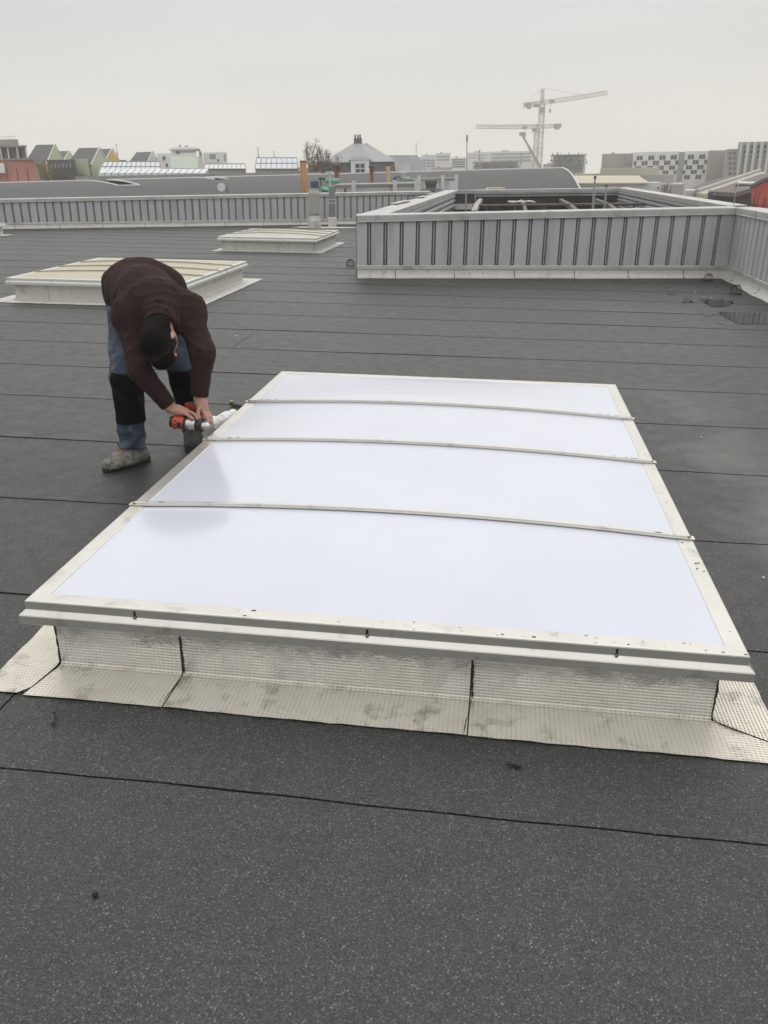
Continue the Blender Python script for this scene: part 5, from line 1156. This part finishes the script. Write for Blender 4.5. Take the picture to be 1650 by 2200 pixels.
def body_field(h):
    F = Field(LO, HI, h)
    F.cone(HipR, KneeR, .075, .052, .03); F.cone(HipL, KneeL, .075, .052, .03); F.cone(KneeR, AnkR, .050, .036, .02); F.cone(KneeL, AnkL, .050, .036, .02)
    F.cone(AnkR, AnkR + A3(-.03, -.08, -.045), .030, .016, .01); F.cone(AnkL, AnkL + A3(.03, -.08, -.045), .030, .016, .01)
    F.cone(HipR, HipL, .10, .10, .05); F.cone(Pel, Lum, .11, .105, .06); F.cone(Lum, Chest, .105, .12, .06); F.cone(ShR, ShL, .055, .055, .05); F.cone(Chest, Neck, .08, .06, .05)
    F.cone(Neck, Head - up * .02, .055, .055, .03)
    F.ell(Head, (.071, .088, .101), (side, face, up), .02); F.ell(Head + face * .035 - up * .055, (.058, .062, .06), (side, face, up), .03)     # skull, jaw
    F.cone(Head + face * .088 - up * .005, Head + face * .112 - up * .035, .010, .015, .012)                                                   # nose
    F.cone(Head + face * .088 - up * .068 - side * .022, Head + face * .088 - up * .068 + side * .022, .009, .009, .008)                       # lips
    F.cone(Head + face * .083 + up * .022 - side * .045, Head + face * .083 + up * .022 + side * .045, .010, .010, .015)                       # brow
    for s_ in (-1, 1):
        F.ell(Head + face * .090 + side * s_ * .032 + up * .004, (.014, .009, .009), (side, face, up), .006)
        F.ell(Head + side * s_ * .074 - face * .008 - up * .012, (.010, .017, .027), (side + face * -.35 * s_, face, up), .008)                # ears
    for Sh, El, Wr in ((ShR, ElbR, WrR), (ShL, ElbL, WrL)):
        F.cone(Sh, El, .05, .038, .03); F.cone(El, Wr, .038, .026, .02)
    return F
def finger(F, pts, r0, r1):
    n = len(pts) - 1
    for i in range(n): F.cone(pts[i], pts[i + 1], r0 + (r1 - r0) * i / n, r0 + (r1 - r0) * (i + 1) / n, .004)
BF = body_field(.0048)
# --- right hand (viewer's left): lies over the drill's back, thumb side towards the camera
D = DrT - DrB; dn = D / np.linalg.norm(D); vup = A3(0, 0, 1); back = np.cross(vup, dn); back /= np.linalg.norm(back)      # back: away from the camera
gx = lambda f, b, u: DrB + D * f + back * b + vup * u
pR = gx(.16, .025, .055)
BF.cone(WrR, pR, .027, .030, .02, squash=(vup, .85)); BF.cone(pR, gx(.33, .030, .050), .031, .026, .02, squash=(vup, .75))
finger(BF, [gx(.30, .012, .052), gx(.46, -.006, .048), gx(.60, -.016, .036)], .0105, .008)               # thumb along the near side of the body
finger(BF, [gx(.34, .030, .056), gx(.52, .022, .053), gx(.64, .010, .046), gx(.70, -.006, .034)], .0100, .0078)   # index
finger(BF, [gx(.33, .044, .046), gx(.47, .066, .034), gx(.45, .074, .006), gx(.36, .060, -.014)], .0098, .0078)
finger(BF, [gx(.29, .052, .036), gx(.40, .076, .020), gx(.37, .080, -.010), gx(.28, .062, -.024)], .0095, .0075)
finger(BF, [gx(.24, .054, .026), gx(.33, .078, .006), gx(.29, .078, -.020), gx(.22, .062, -.030)], .0085, .0068)
# --- left hand: comes down from above and steadies the chuck side
kL = J(437, 880, 3.985); pL = J(433, 868, 4.0)
BF.cone(WrL, pL, .026, .030, .02, squash=(back, .7)); BF.cone(pL, kL, .031, .029, .02, squash=(back, .62))
finger(BF, [J(428, 876, 3.965), J(425, 889, 3.945), J(429, 899, 3.925)], .0115, .0085)                                        # thumb
finger(BF, [J(437, 885, 3.965), J(444, 896, 3.945), J(448, 905, 3.925), J(444, 911, 3.915)], .0100, .0078)
finger(BF, [J(442, 884, 3.98), J(450, 895, 3.965), J(453, 906, 3.95), J(449, 914, 3.94)], .0100, .0078)
finger(BF, [J(445, 884, 3.995), J(453, 896, 3.985), J(455, 908, 3.975), J(450, 915, 3.965)], .0095, .0075)
finger(BF, [J(446, 883, 4.01), J(453, 893, 4.005), J(455, 903, 4.0), J(450, 909, 3.99)], .0085, .0068)
BF.relax = 1
ORG = (HipR + HipL) / 2 * [1, 1, 0]
person = field_obj('person', BF, SKIN, origin=ORG); person.matrix_world = MR @ Matrix.Translation(tuple(ORG))
tag(person, 'worker in brown sweater and blue work jeans bending over to drill the frame', 'person')
# --- sweater
SF = Field(LO, HI, .0055)
SF.cone(HipR + A3(-.012, .02, .07), HipL + A3(.02, .02, .06), .128, .125, .05); SF.cone(Pel + A3(0, 0, .05), Lum + A3(0, 0, -.01), .150, .152, .07); SF.cone(Lum + A3(0, 0, -.01), Mid, .152, .150, .06); SF.cone(Mid, Chest, .150, .142, .06)
SF.cone(Chest + A3(-.05, -.02, -.02), ShR, .115, .078, .06); SF.cone(Chest + A3(.06, .0, -.01), ShL, .112, .072, .06); SF.cone(ShR + A3(.02, 0, 0), ShL, .080, .074, .07)
SF.cone(Chest, Neck, .11, .074, .05); SF.cone(Neck, Neck + hd * .082, .078, .080, .02, flat=.004)
SF.cone(ShR, ElbR, .072, .055, .05); wr = WrR - ElbR; SF.cone(ElbR, WrR - wr * .06, .054, .040, .035, flat=.0)
SF.cone(ShL, ElbL, .072, .056, .05); wl = WrL - ElbL; SF.cone(ElbL, WrL - wl * .08, .055, .044, .035, flat=.0)
# belly hanging under the bend
SF.cone(Pel + A3(.03, -.05, -.03), Chest + A3(0, .02, -.07), .12, .115, .06)
def sfold(X, Y, Z):
    def near(c, r): return np.exp(-((X - c[0]) ** 2 + (Y - c[1]) ** 2 + (Z - c[2]) ** 2) / (r * r))
    def crease(d, f, ph=0, wa=1.0):     # narrow raised pleats, flat between them
        q = (X * d[0] + Y * d[1] + Z * d[2]) * f + ph + wa * (1.3 * np.sin(X * 12 + Z * 7 + ph) + .9 * np.sin(Y * 15 - Z * 9))
        return (1 - np.abs(np.sin(q))) ** 2.8
    un = lambda v: v / np.linalg.norm(v)
    out = -.0065 * crease((.75, -.3, .55), 15, .4) * np.clip(np.sin(X * 9 + Z * 13 + 1), 0, 1) - .0030 * crease((.2, .7, .65), 24, 2.0)
    out -= near(ElbR + A3(.02, .03, .03), .10) * .012 * crease(un(un(wr) + A3(.35, .2, -.2)), 46) + near(ElbL + A3(-.02, .03, .03), .11) * .012 * crease(un(un(wl) + A3(-.4, .3, .1)), 44)
    out -= near(Neck + A3(0, .05, .02), .13) * .010 * crease(un(hd), 52, .5) + near(Pel + A3(-.09, -.05, .03), .16) * .014 * crease(un(A3(.95, -.25, .3)), 34, 1.1)
    out -= near(ShR + A3(.03, .02, .0), .13) * .011 * crease(un(A3(.8, .1, .55)), 40, .3) + near(ShL + A3(-.04, .02, 0), .14) * .011 * crease(un(A3(-.7, .1, .7)), 38, 1.9)
    out -= near(WrR, .09) * .003 * crease(un(wr), 70) + near(WrL, .09) * .003 * crease(un(wl), 66)
    return out
SF.disp(sfold)
def skin_pt(F, px, py):        # where the ray of a traced fold meets the cloth
    r = ray(px, py)
    for q in np.arange(3.7, 5.3, .004):
        p_ = np.array([0, 0, H]) + r * q; i_ = np.round((p_ - F.lo) / F.h).astype(int)
        if np.all(i_ >= 0) and np.all(i_ < F.n) and F.F[tuple(i_)] < 0: return p_ + r * .004
    return None
FOLDS = [((243, 600), (247, 637), (250, 666)), ((231, 605), (234, 637)), ((258, 616), (252, 652), (251, 688)), ((306, 685), (315, 666), (335, 659), (357, 664), (371, 681)), ((300, 678), (313, 653), (340, 645), (365, 655)), ((296, 664), (311, 640), (338, 631)),
         ((403, 734), (425, 724), (444, 710)), ((408, 758), (432, 750), (450, 736)), ((388, 650), (396, 682), (394, 710)), ((378, 655), (384, 690)), ((258, 719), (274, 726), (288, 712)), ((264, 758), (281, 775), (304, 775)), ((300, 832), (318, 822), (334, 806)), ((284, 800), (300, 806), (318, 796)),
         ((415, 782), (434, 786), (452, 780)), ((416, 826), (430, 831), (444, 826)), ((412, 800), (428, 806)), ((270, 640), (290, 618), (315, 606)), ((330, 868), (344, 858), (356, 846)), ((345, 600), (372, 618), (394, 640))]
for fi, fo in enumerate(FOLDS):
    P_ = [skin_pt(SF, *q) for q in fo]; P_ = [q for q in P_ if q is not None]
    for ia in range(len(P_) - 1):
        if np.linalg.norm(P_[ia + 1] - P_[ia]) < .14: SF.cone(P_[ia], P_[ia + 1], .0105 if ia else .0055, .0105 if ia < len(P_) - 2 else .004, .012)
hem_n = (Pel - Lum) + A3(-.05, .0, -.12); SF.plane(Pel + A3(-.06, .03, -.085), hem_n / np.linalg.norm(hem_n), lo=A3(-2.35, 4.2, .5), hi=A3(-1.22, 4.85, 1.14))
SF.relax = 1
field_obj('sweater', SF, SWEAT, person, ORG)
# --- jeans
def leg_field(h, pad=0.0):
    F = Field((-2.35, 3.85, .03), (-1.5, 4.85, 1.0), h)
    F.cone(HipR + A3(0, 0, .05), KneeR, .112 + pad, .080 + pad, .04); F.cone(HipL + A3(0, 0, .05), KneeL, .112 + pad, .080 + pad, .04)
    F.cone(KneeR, AnkR + A3(0, 0, .0), .079 + pad, .066 + pad, .03, flat=.0); F.cone(KneeL, AnkL + A3(0, 0, .0), .079 + pad, .066 + pad, .03, flat=.03)
    return F
def jfold(X, Y, Z):
    wv = lambda f, ph: np.sin(Z * f + ph + 2.2 * np.sin(X * 21 + Y * 9) + 1.5 * np.sin(Y * 17))
    low = np.clip((.30 - Z) / .18, 0, 1); kn = np.exp(-((Z - .52) / .14) ** 2)
    cr = lambda f, ph: (1 - np.abs(np.sin(Z * f + ph + 2.0 * np.sin(X * 19 + Y * 8) + 1.2 * np.sin(Y * 23)))) ** 2
    return -.004 * cr(22, 0) - low * .014 * cr(40, 1) - kn * .007 * cr(34, 2) + .0015 * wv(45, 0)
JF = leg_field(.0075); JF.cone(HipR + A3(-.01, .03, .05), HipL + A3(.01, .03, .05), .125, .125, .05); JF.disp(jfold); JF.relax = 2
jeans = field_obj('jeans', JF, JEANM, person, ORG)
for (K, An, nm) in ((KneeR, AnkR, 'R'), (KneeL, AnkL, 'L')):
    F = Field(np.minimum(K, An) - .16, np.maximum(K, An) + .2, .0075); ax_ = (K - An) / np.linalg.norm(K - An)
    hip = HipR if nm == 'R' else HipL
    F.cone(hip + A3(0, 0, .05), K, .112 + .007, .080 + .007, .04); F.cone(K, An + A3(0, 0, .02), .079 + .007, .068 + .007, .03); F.disp(jfold)
    fwd = A3(-.05, -1, 0) if nm == 'R' else A3(-.1, -1, 0)
    zt1 = K[2] + .045; zb1 = K[2] - .225 if nm == 'R' else K[2] - .22
    F.plane(A3(0, K[1] - .08, zt1), (0, -.2, 1)); F.plane(A3(0, 0, zb1), (0, 0, -1)); F.plane(K + A3(0, .025, 0), -fwd); F.plane(K + (A3(-.040, 0, 0) if nm == 'R' else A3(-.062, 0, 0)), (-1, .25, 0)); F.relax = 1
    field_obj('knee_patch', F, PADM, person, ORG)
# waistband edge and pocket piping
# --- shoes
def shoe(An, toe, mat, lace, h=.0045):
    t = A3(toe[0] - An[0], toe[1] - An[1], 0); t /= np.linalg.norm(t); sd = A3(-t[1], t[0], 0); g0 = A3(An[0], An[1], 0)
    F = Field(g0 + A3(-.26, -.26, .003), g0 + A3(.26, .26, .17), h)
    F.cone(g0 - t * .045 + A3(0, 0, .045), g0 + t * .06 + A3(0, 0, .045), .040, .044, .02); F.cone(g0 + t * .05 + A3(0, 0, .042), g0 + t * .165 + A3(0, 0, .032), .046, .034, .03)
    F.cone(g0 + t * .06 + sd * .015 + A3(0, 0, .035), g0 + t * .14 + sd * .012 + A3(0, 0, .032), .038, .034, .03)
    F.cone(g0 - t * .02 + A3(0, 0, .06), g0 + t * .005 + A3(0, 0, .11), .040, .038, .03, flat=.005); F.cone(g0 + t * .02 + A3(0, 0, .09), g0 + t * .11 + A3(0, 0, .055), .028, .022, .03)
    F.plane((0, 0, .016), (0, 0, -1)); F.disp(lambda X, Y, Z: .0016 * np.sin(X * 90 + 2 * np.sin(Y * 60)) + .001 * np.sin(Z * 200 + X * 50)); F.relax = 1
    s = field_obj('shoe', F, mat, person, ORG)
    S = Field(g0 + A3(-.26, -.26, -.02), g0 + A3(.26, .26, .06), h); S.cone(g0 - t * .045 + A3(0, 0, .012), g0 + t * .06 + A3(0, 0, .012), .043, .046, .02); S.cone(g0 + t * .05 + A3(0, 0, .012), g0 + t * .168 + A3(0, 0, .012), .047, .036, .03)
    S.plane((0, 0, .024), (0, 0, 1)); S.plane((0, 0, .002), (0, 0, -1)); so = field_obj('sole', S, SOLEM, s)
    so.data.transform(Matrix.Translation(tuple(-np.array(ORG)))) 
    if lace:
        for i in range(5):
            c = g0 + t * (.056 + i * .016) + A3(0, 0, .112 - i * .009); MB().tube([tuple(c + sd * .026 - A3(0, 0, .012) - ORG), tuple(c + sd * .012 + A3(0, 0, .002) - ORG), tuple(c - sd * .012 + t * .008 + A3(0, 0, .002) - ORG), tuple(c - sd * .026 + t * .01 - A3(0, 0, .012) - ORG)], .0036, 6).build('lace', LACEM, s, True)
    return s
shoe(A3(AnkR[0] + .004, AnkR[1] + .01, 0), G(252, 1006), SHOEM, True); shoe(A3(AnkL[0], AnkL[1], 0), AnkL + A3(.05, -.2, 0), SHOED, False)
# --- hair: cap over the crown and back of the head, ragged fringe
HF = Field(Head - .2, Head + .2, .0042)
HF.ell(Head + up * .010 - face * .008, (.0775, .0935, .105), (side, face, up), .02); HF.ell(Head - face * .055 - up * .05, (.080, .048, .07), (side, face, up), .02); HF.ell(Head + face * .062 + up * .068, (.06, .045, .045), (side, face, up), .02)
def hfold(X, Y, Z):
    p = np.stack([X - Head[0], Y - Head[1], Z - Head[2]]); a = np.tensordot(side, p, 1); b = np.tensordot(face, p, 1); c = np.tensordot(up, p, 1)
    return .0016 * np.sin(a * 230 + 2.5 * np.sin(b * 60) + 1.5 * np.sin(c * 70)) + .0007 * np.sin(a * 420 + b * 160)
HF.disp(hfold)
pf = Head + face * .060 + up * .018; nf = face * .9 - up * .55; HF.plane(pf + face * .03, nf / np.linalg.norm(nf))
for s_ in (-1, 1): HF.ell(Head + side * s_ * .086 - face * .0 - up * .02, (.018, .019, .028), (side, face, up), 0, 'cut')
npl = -up * .9 + face * .35; HF.plane(Head - up * .105 - face * .03, npl / np.linalg.norm(npl)); HF.relax = 1
hair = field_obj('hair', HF, HAIRM, person, ORG)
hr = random.Random(4); tuft = MB()
STRAND = material('hair_strand', (.022, .018, .015), .5, spec=.4, vary=.5, vscale=60)
for i in range(5200):
    a_ = hr.uniform(-1, 1); 
    if i < 260:   # fringe
        p0 = Vector(Head + face * .082 + up * (.062 + hr.uniform(-.02, .025)) + side * a_ * .062); d_ = Vector(face * hr.uniform(.4, .9) - up * hr.uniform(.4, 1.0) + side * hr.uniform(-.35, .35)); ln = hr.uniform(.02, .042)
    else:         # short hair standing off the crown
        v_ = np.array([hr.gauss(0, 1), hr.gauss(0, 1), hr.gauss(0, 1)]); v_ /= np.linalg.norm(v_); q_ = side * v_[0] * .077 + face * v_[1] * .092 + up * v_[2] * .105
        if v_[1] > .45 or v_[2] < -.45: continue
        p0 = Vector(Head + up * .008 + q_ * .97); d_ = Vector(q_).normalized() * .35 + Vector(face * .8 - up * .1) + Vector((hr.uniform(-.3, .3), hr.uniform(-.3, .3), hr.uniform(-.3, .3))); ln = hr.uniform(.008, .015)
    d_.normalize(); p0 = p0 - Vector(ORG); tuft.tube([p0, p0 + d_ * ln * .6, p0 + d_ * ln + Vector((0, 0, -.002))], [.0010, .0008, .0003], 3, False)
tuft.build('hair_strands', STRAND, hair)['kind'] = 'stuff'

# ------------------------------------------------------------------ cordless drill (held; a thing of its own)
RED = material('tool_red', (.46, .062, .03), .42, vary=.06, vscale=30); BLK = material('tool_black', (.016, .016, .017), .55, vary=.15, vscale=40); SIL = material('tool_silver', (.52, .52, .50), .32, metal=.85, vary=.08, vscale=40)
rot = Matrix((list(dn) + [0], list(back) + [0], list(np.cross(dn, back)) + [0], [0, 0, 0, 1])).transposed()
drill = thing('cordless_drill', 'red and black cordless drill with silver chuck in the hands', 'drill', MR @ Matrix.Translation(tuple(DrB)) @ rot)
LD = float(np.linalg.norm(D)); s_ = LD / .215
X = Matrix.Rotation(rad(90), 4, 'Y')
def drl(prof, name, mat, n=24, sq=None):
    o = MB().lathe([(r * s_, z * s_) for r, z in prof], n).build(name, mat, drill, True); o.matrix_local = X; return o
drl([(.022, .0), (.029, .004), (.031, .012), (.031, .020)], 'rear_cap', BLK); drl([(.0315, .0202), (.033, .026), (.033, .072), (.0315, .076)], 'motor_housing', RED)
drl([(.033, .0762), (.034, .079), (.034, .086), (.033, .088)], 'housing_ring', BLK); drl([(.0315, .0882), (.0325, .094), (.0325, .112), (.0305, .114), (.0305, .118), (.029, .120), (.028, .134), (.0265, .137)], 'gear_case', SIL)
drl([(.0275, .1372), (.029, .142), (.029, .160), (.026, .168), (.024, .170)], 'clutch_ring', BLK); drl([(.0215, .1702), (.0225, .176), (.0225, .194), (.019, .204), (.011, .212), (.006, .215)], 'chuck', SIL); drl([(.0032, .2152), (.0032, .246), (.001, .252)], 'bit', SIL, 8)
for a_ in (-.022, .0, .022):
    MB().box(.030 * s_, .044 * s_, -.0345 * s_, -.0315 * s_, (a_ - .006) * s_, (a_ - .002) * s_).build('vent_slot', BLK, drill)
MB().box(.048 * s_, .068 * s_, -.0352 * s_, -.0325 * s_, -.018 * s_, .012 * s_).build('label_plate', BLK, drill, bevel=.001)
for i in range(6):
    a_ = i * math.pi / 3; MB().box(.1402 * s_, .158 * s_, -.0022, .0022, .0275 * s_, .0305 * s_).build('clutch_rib', SIL if i % 3 == 0 else BLK, drill, local=Matrix.Rotation(a_, 4, 'X'))
gq = MB(); rows = []
for i in range(9):
    f = i / 8; cx_ = (.052 + .018 * f) * s_; yy = (.022 + .105 * f) * s_; zz = .028 * f * s_; rx = (.021 - .002 * math.sin(f * 3.1)) * s_; rz_ = .0165 * s_
    rows.append([(cx_ + rx * math.cos(a), yy, zz + rz_ * math.sin(a)) for a in [2 * math.pi * k_ / 16 for k_ in range(16)]])
gq.grid(rows, True).build('grip', BLK, drill, True)
bt = MB().box(.030 * s_, .125 * s_, .124 * s_, .158 * s_, -.012 * s_, .066 * s_).build('battery', RED, drill, bevel=.005); MB().box(.034 * s_, .121 * s_, .1582 * s_, .178 * s_, -.010 * s_, .064 * s_).build('battery_base', BLK, drill, bevel=.004); MB().box(.045 * s_, .11 * s_, .128 * s_, .15 * s_, .0662 * s_, .070 * s_).build('battery_label', BLK, drill)
MB().box(.078 * s_, .088 * s_, .034 * s_, .06 * s_, .0, .016 * s_).build('trigger', RED, drill, bevel=.002)
# ------------------------------------------------------------------ white plastic bag and marker beyond the frame
BAGM = material('white_plastic', (.80, .80, .79), .35, vary=.05, vscale=12)
bp = G(482, 928); BG = Field(A3(bp[0] - .25, bp[1] - .2, .0), A3(bp[0] + .28, bp[1] + .25, .34), .007); b0 = A3(bp[0], bp[1], 0)
BG.cone(b0 + A3(-.04, 0, .055), b0 + A3(.06, .05, .05), .055, .055, .04); BG.cone(b0 + A3(.0, .02, .08), b0 + A3(.05, .04, .10), .04, .035, .03); BG.cone(b0 + A3(.03, .03, .07), b0 + A3(.10, .08, .075), .036, .04, .03)
BG.disp(lambda X, Y, Z: .007 * np.sin(X * 40 + 3 * np.sin(Z * 30) + 2 * np.sin(Y * 25)) + .004 * np.sin(Z * 70 + 3 * np.sin(X * 45)) + .005 * np.abs(np.sin(Y * 90 + X * 60 + 2 * np.sin(Z * 50))) + .004 * np.abs(np.sin(X * 120 - Z * 80))); BG.plane((0, 0, .008), (0, 0, -1)); BG.relax = 1
bag = field_obj('plastic_bag', BG, BAGM, None, b0); bag.matrix_world = MR @ Matrix.Translation(tuple(b0)); tag(bag, 'crumpled white plastic bag on the felt beyond the skylight edge', 'bag')
mp0, mp1 = G(495, 872), G(545, 880); t_ = thing('marker_pen', 'dark marker pen with yellow end lying beyond the skylight edge', 'pen', on_roof(mp0[0], mp0[1], .016, math.atan2(mp1[1] - mp0[1], mp1[0] - mp0[0])))
MB().tube([(.03, 0, 0), (.26, 0, 0)], .015, 12).build('barrel', material('grey_tool_grip', (.10, .10, .095), .5), t_, True); MB().tube([(.0, 0, 0), (.0298, 0, 0)], [.011, .0155], 12).build('cap', BLK, t_, True); MB().lathe([(.008, 0), (.009, .008), (.004, .012)], 10).build('yellow_end', material('yellow_plastic', (.65, .5, .08), .5), t_, local=Matrix.Translation((.012, 0, .0125)))
HAZE_D = 0.0014
# ------------------------------------------------------------------ haze over the town
hm = bpy.data.materials.new('haze_air'); hm.use_nodes = True; ht = hm.node_tree; ht.nodes.clear()
ho = ht.nodes.new('ShaderNodeOutputMaterial'); hv = ht.nodes.new('ShaderNodeVolumePrincipled')
hv.inputs['Color'].default_value = (.985, .97, .93, 1); hv.inputs['Density'].default_value = HAZE_D; hv.inputs['Anisotropy'].default_value = 0.2
ht.links.new(hv.outputs[0], ho.inputs['Volume'])
hz = MB().box(-640, 640, -170, 780, ZG - 1.6, 62).build('haze', hm); struct(hz, 'stuff')
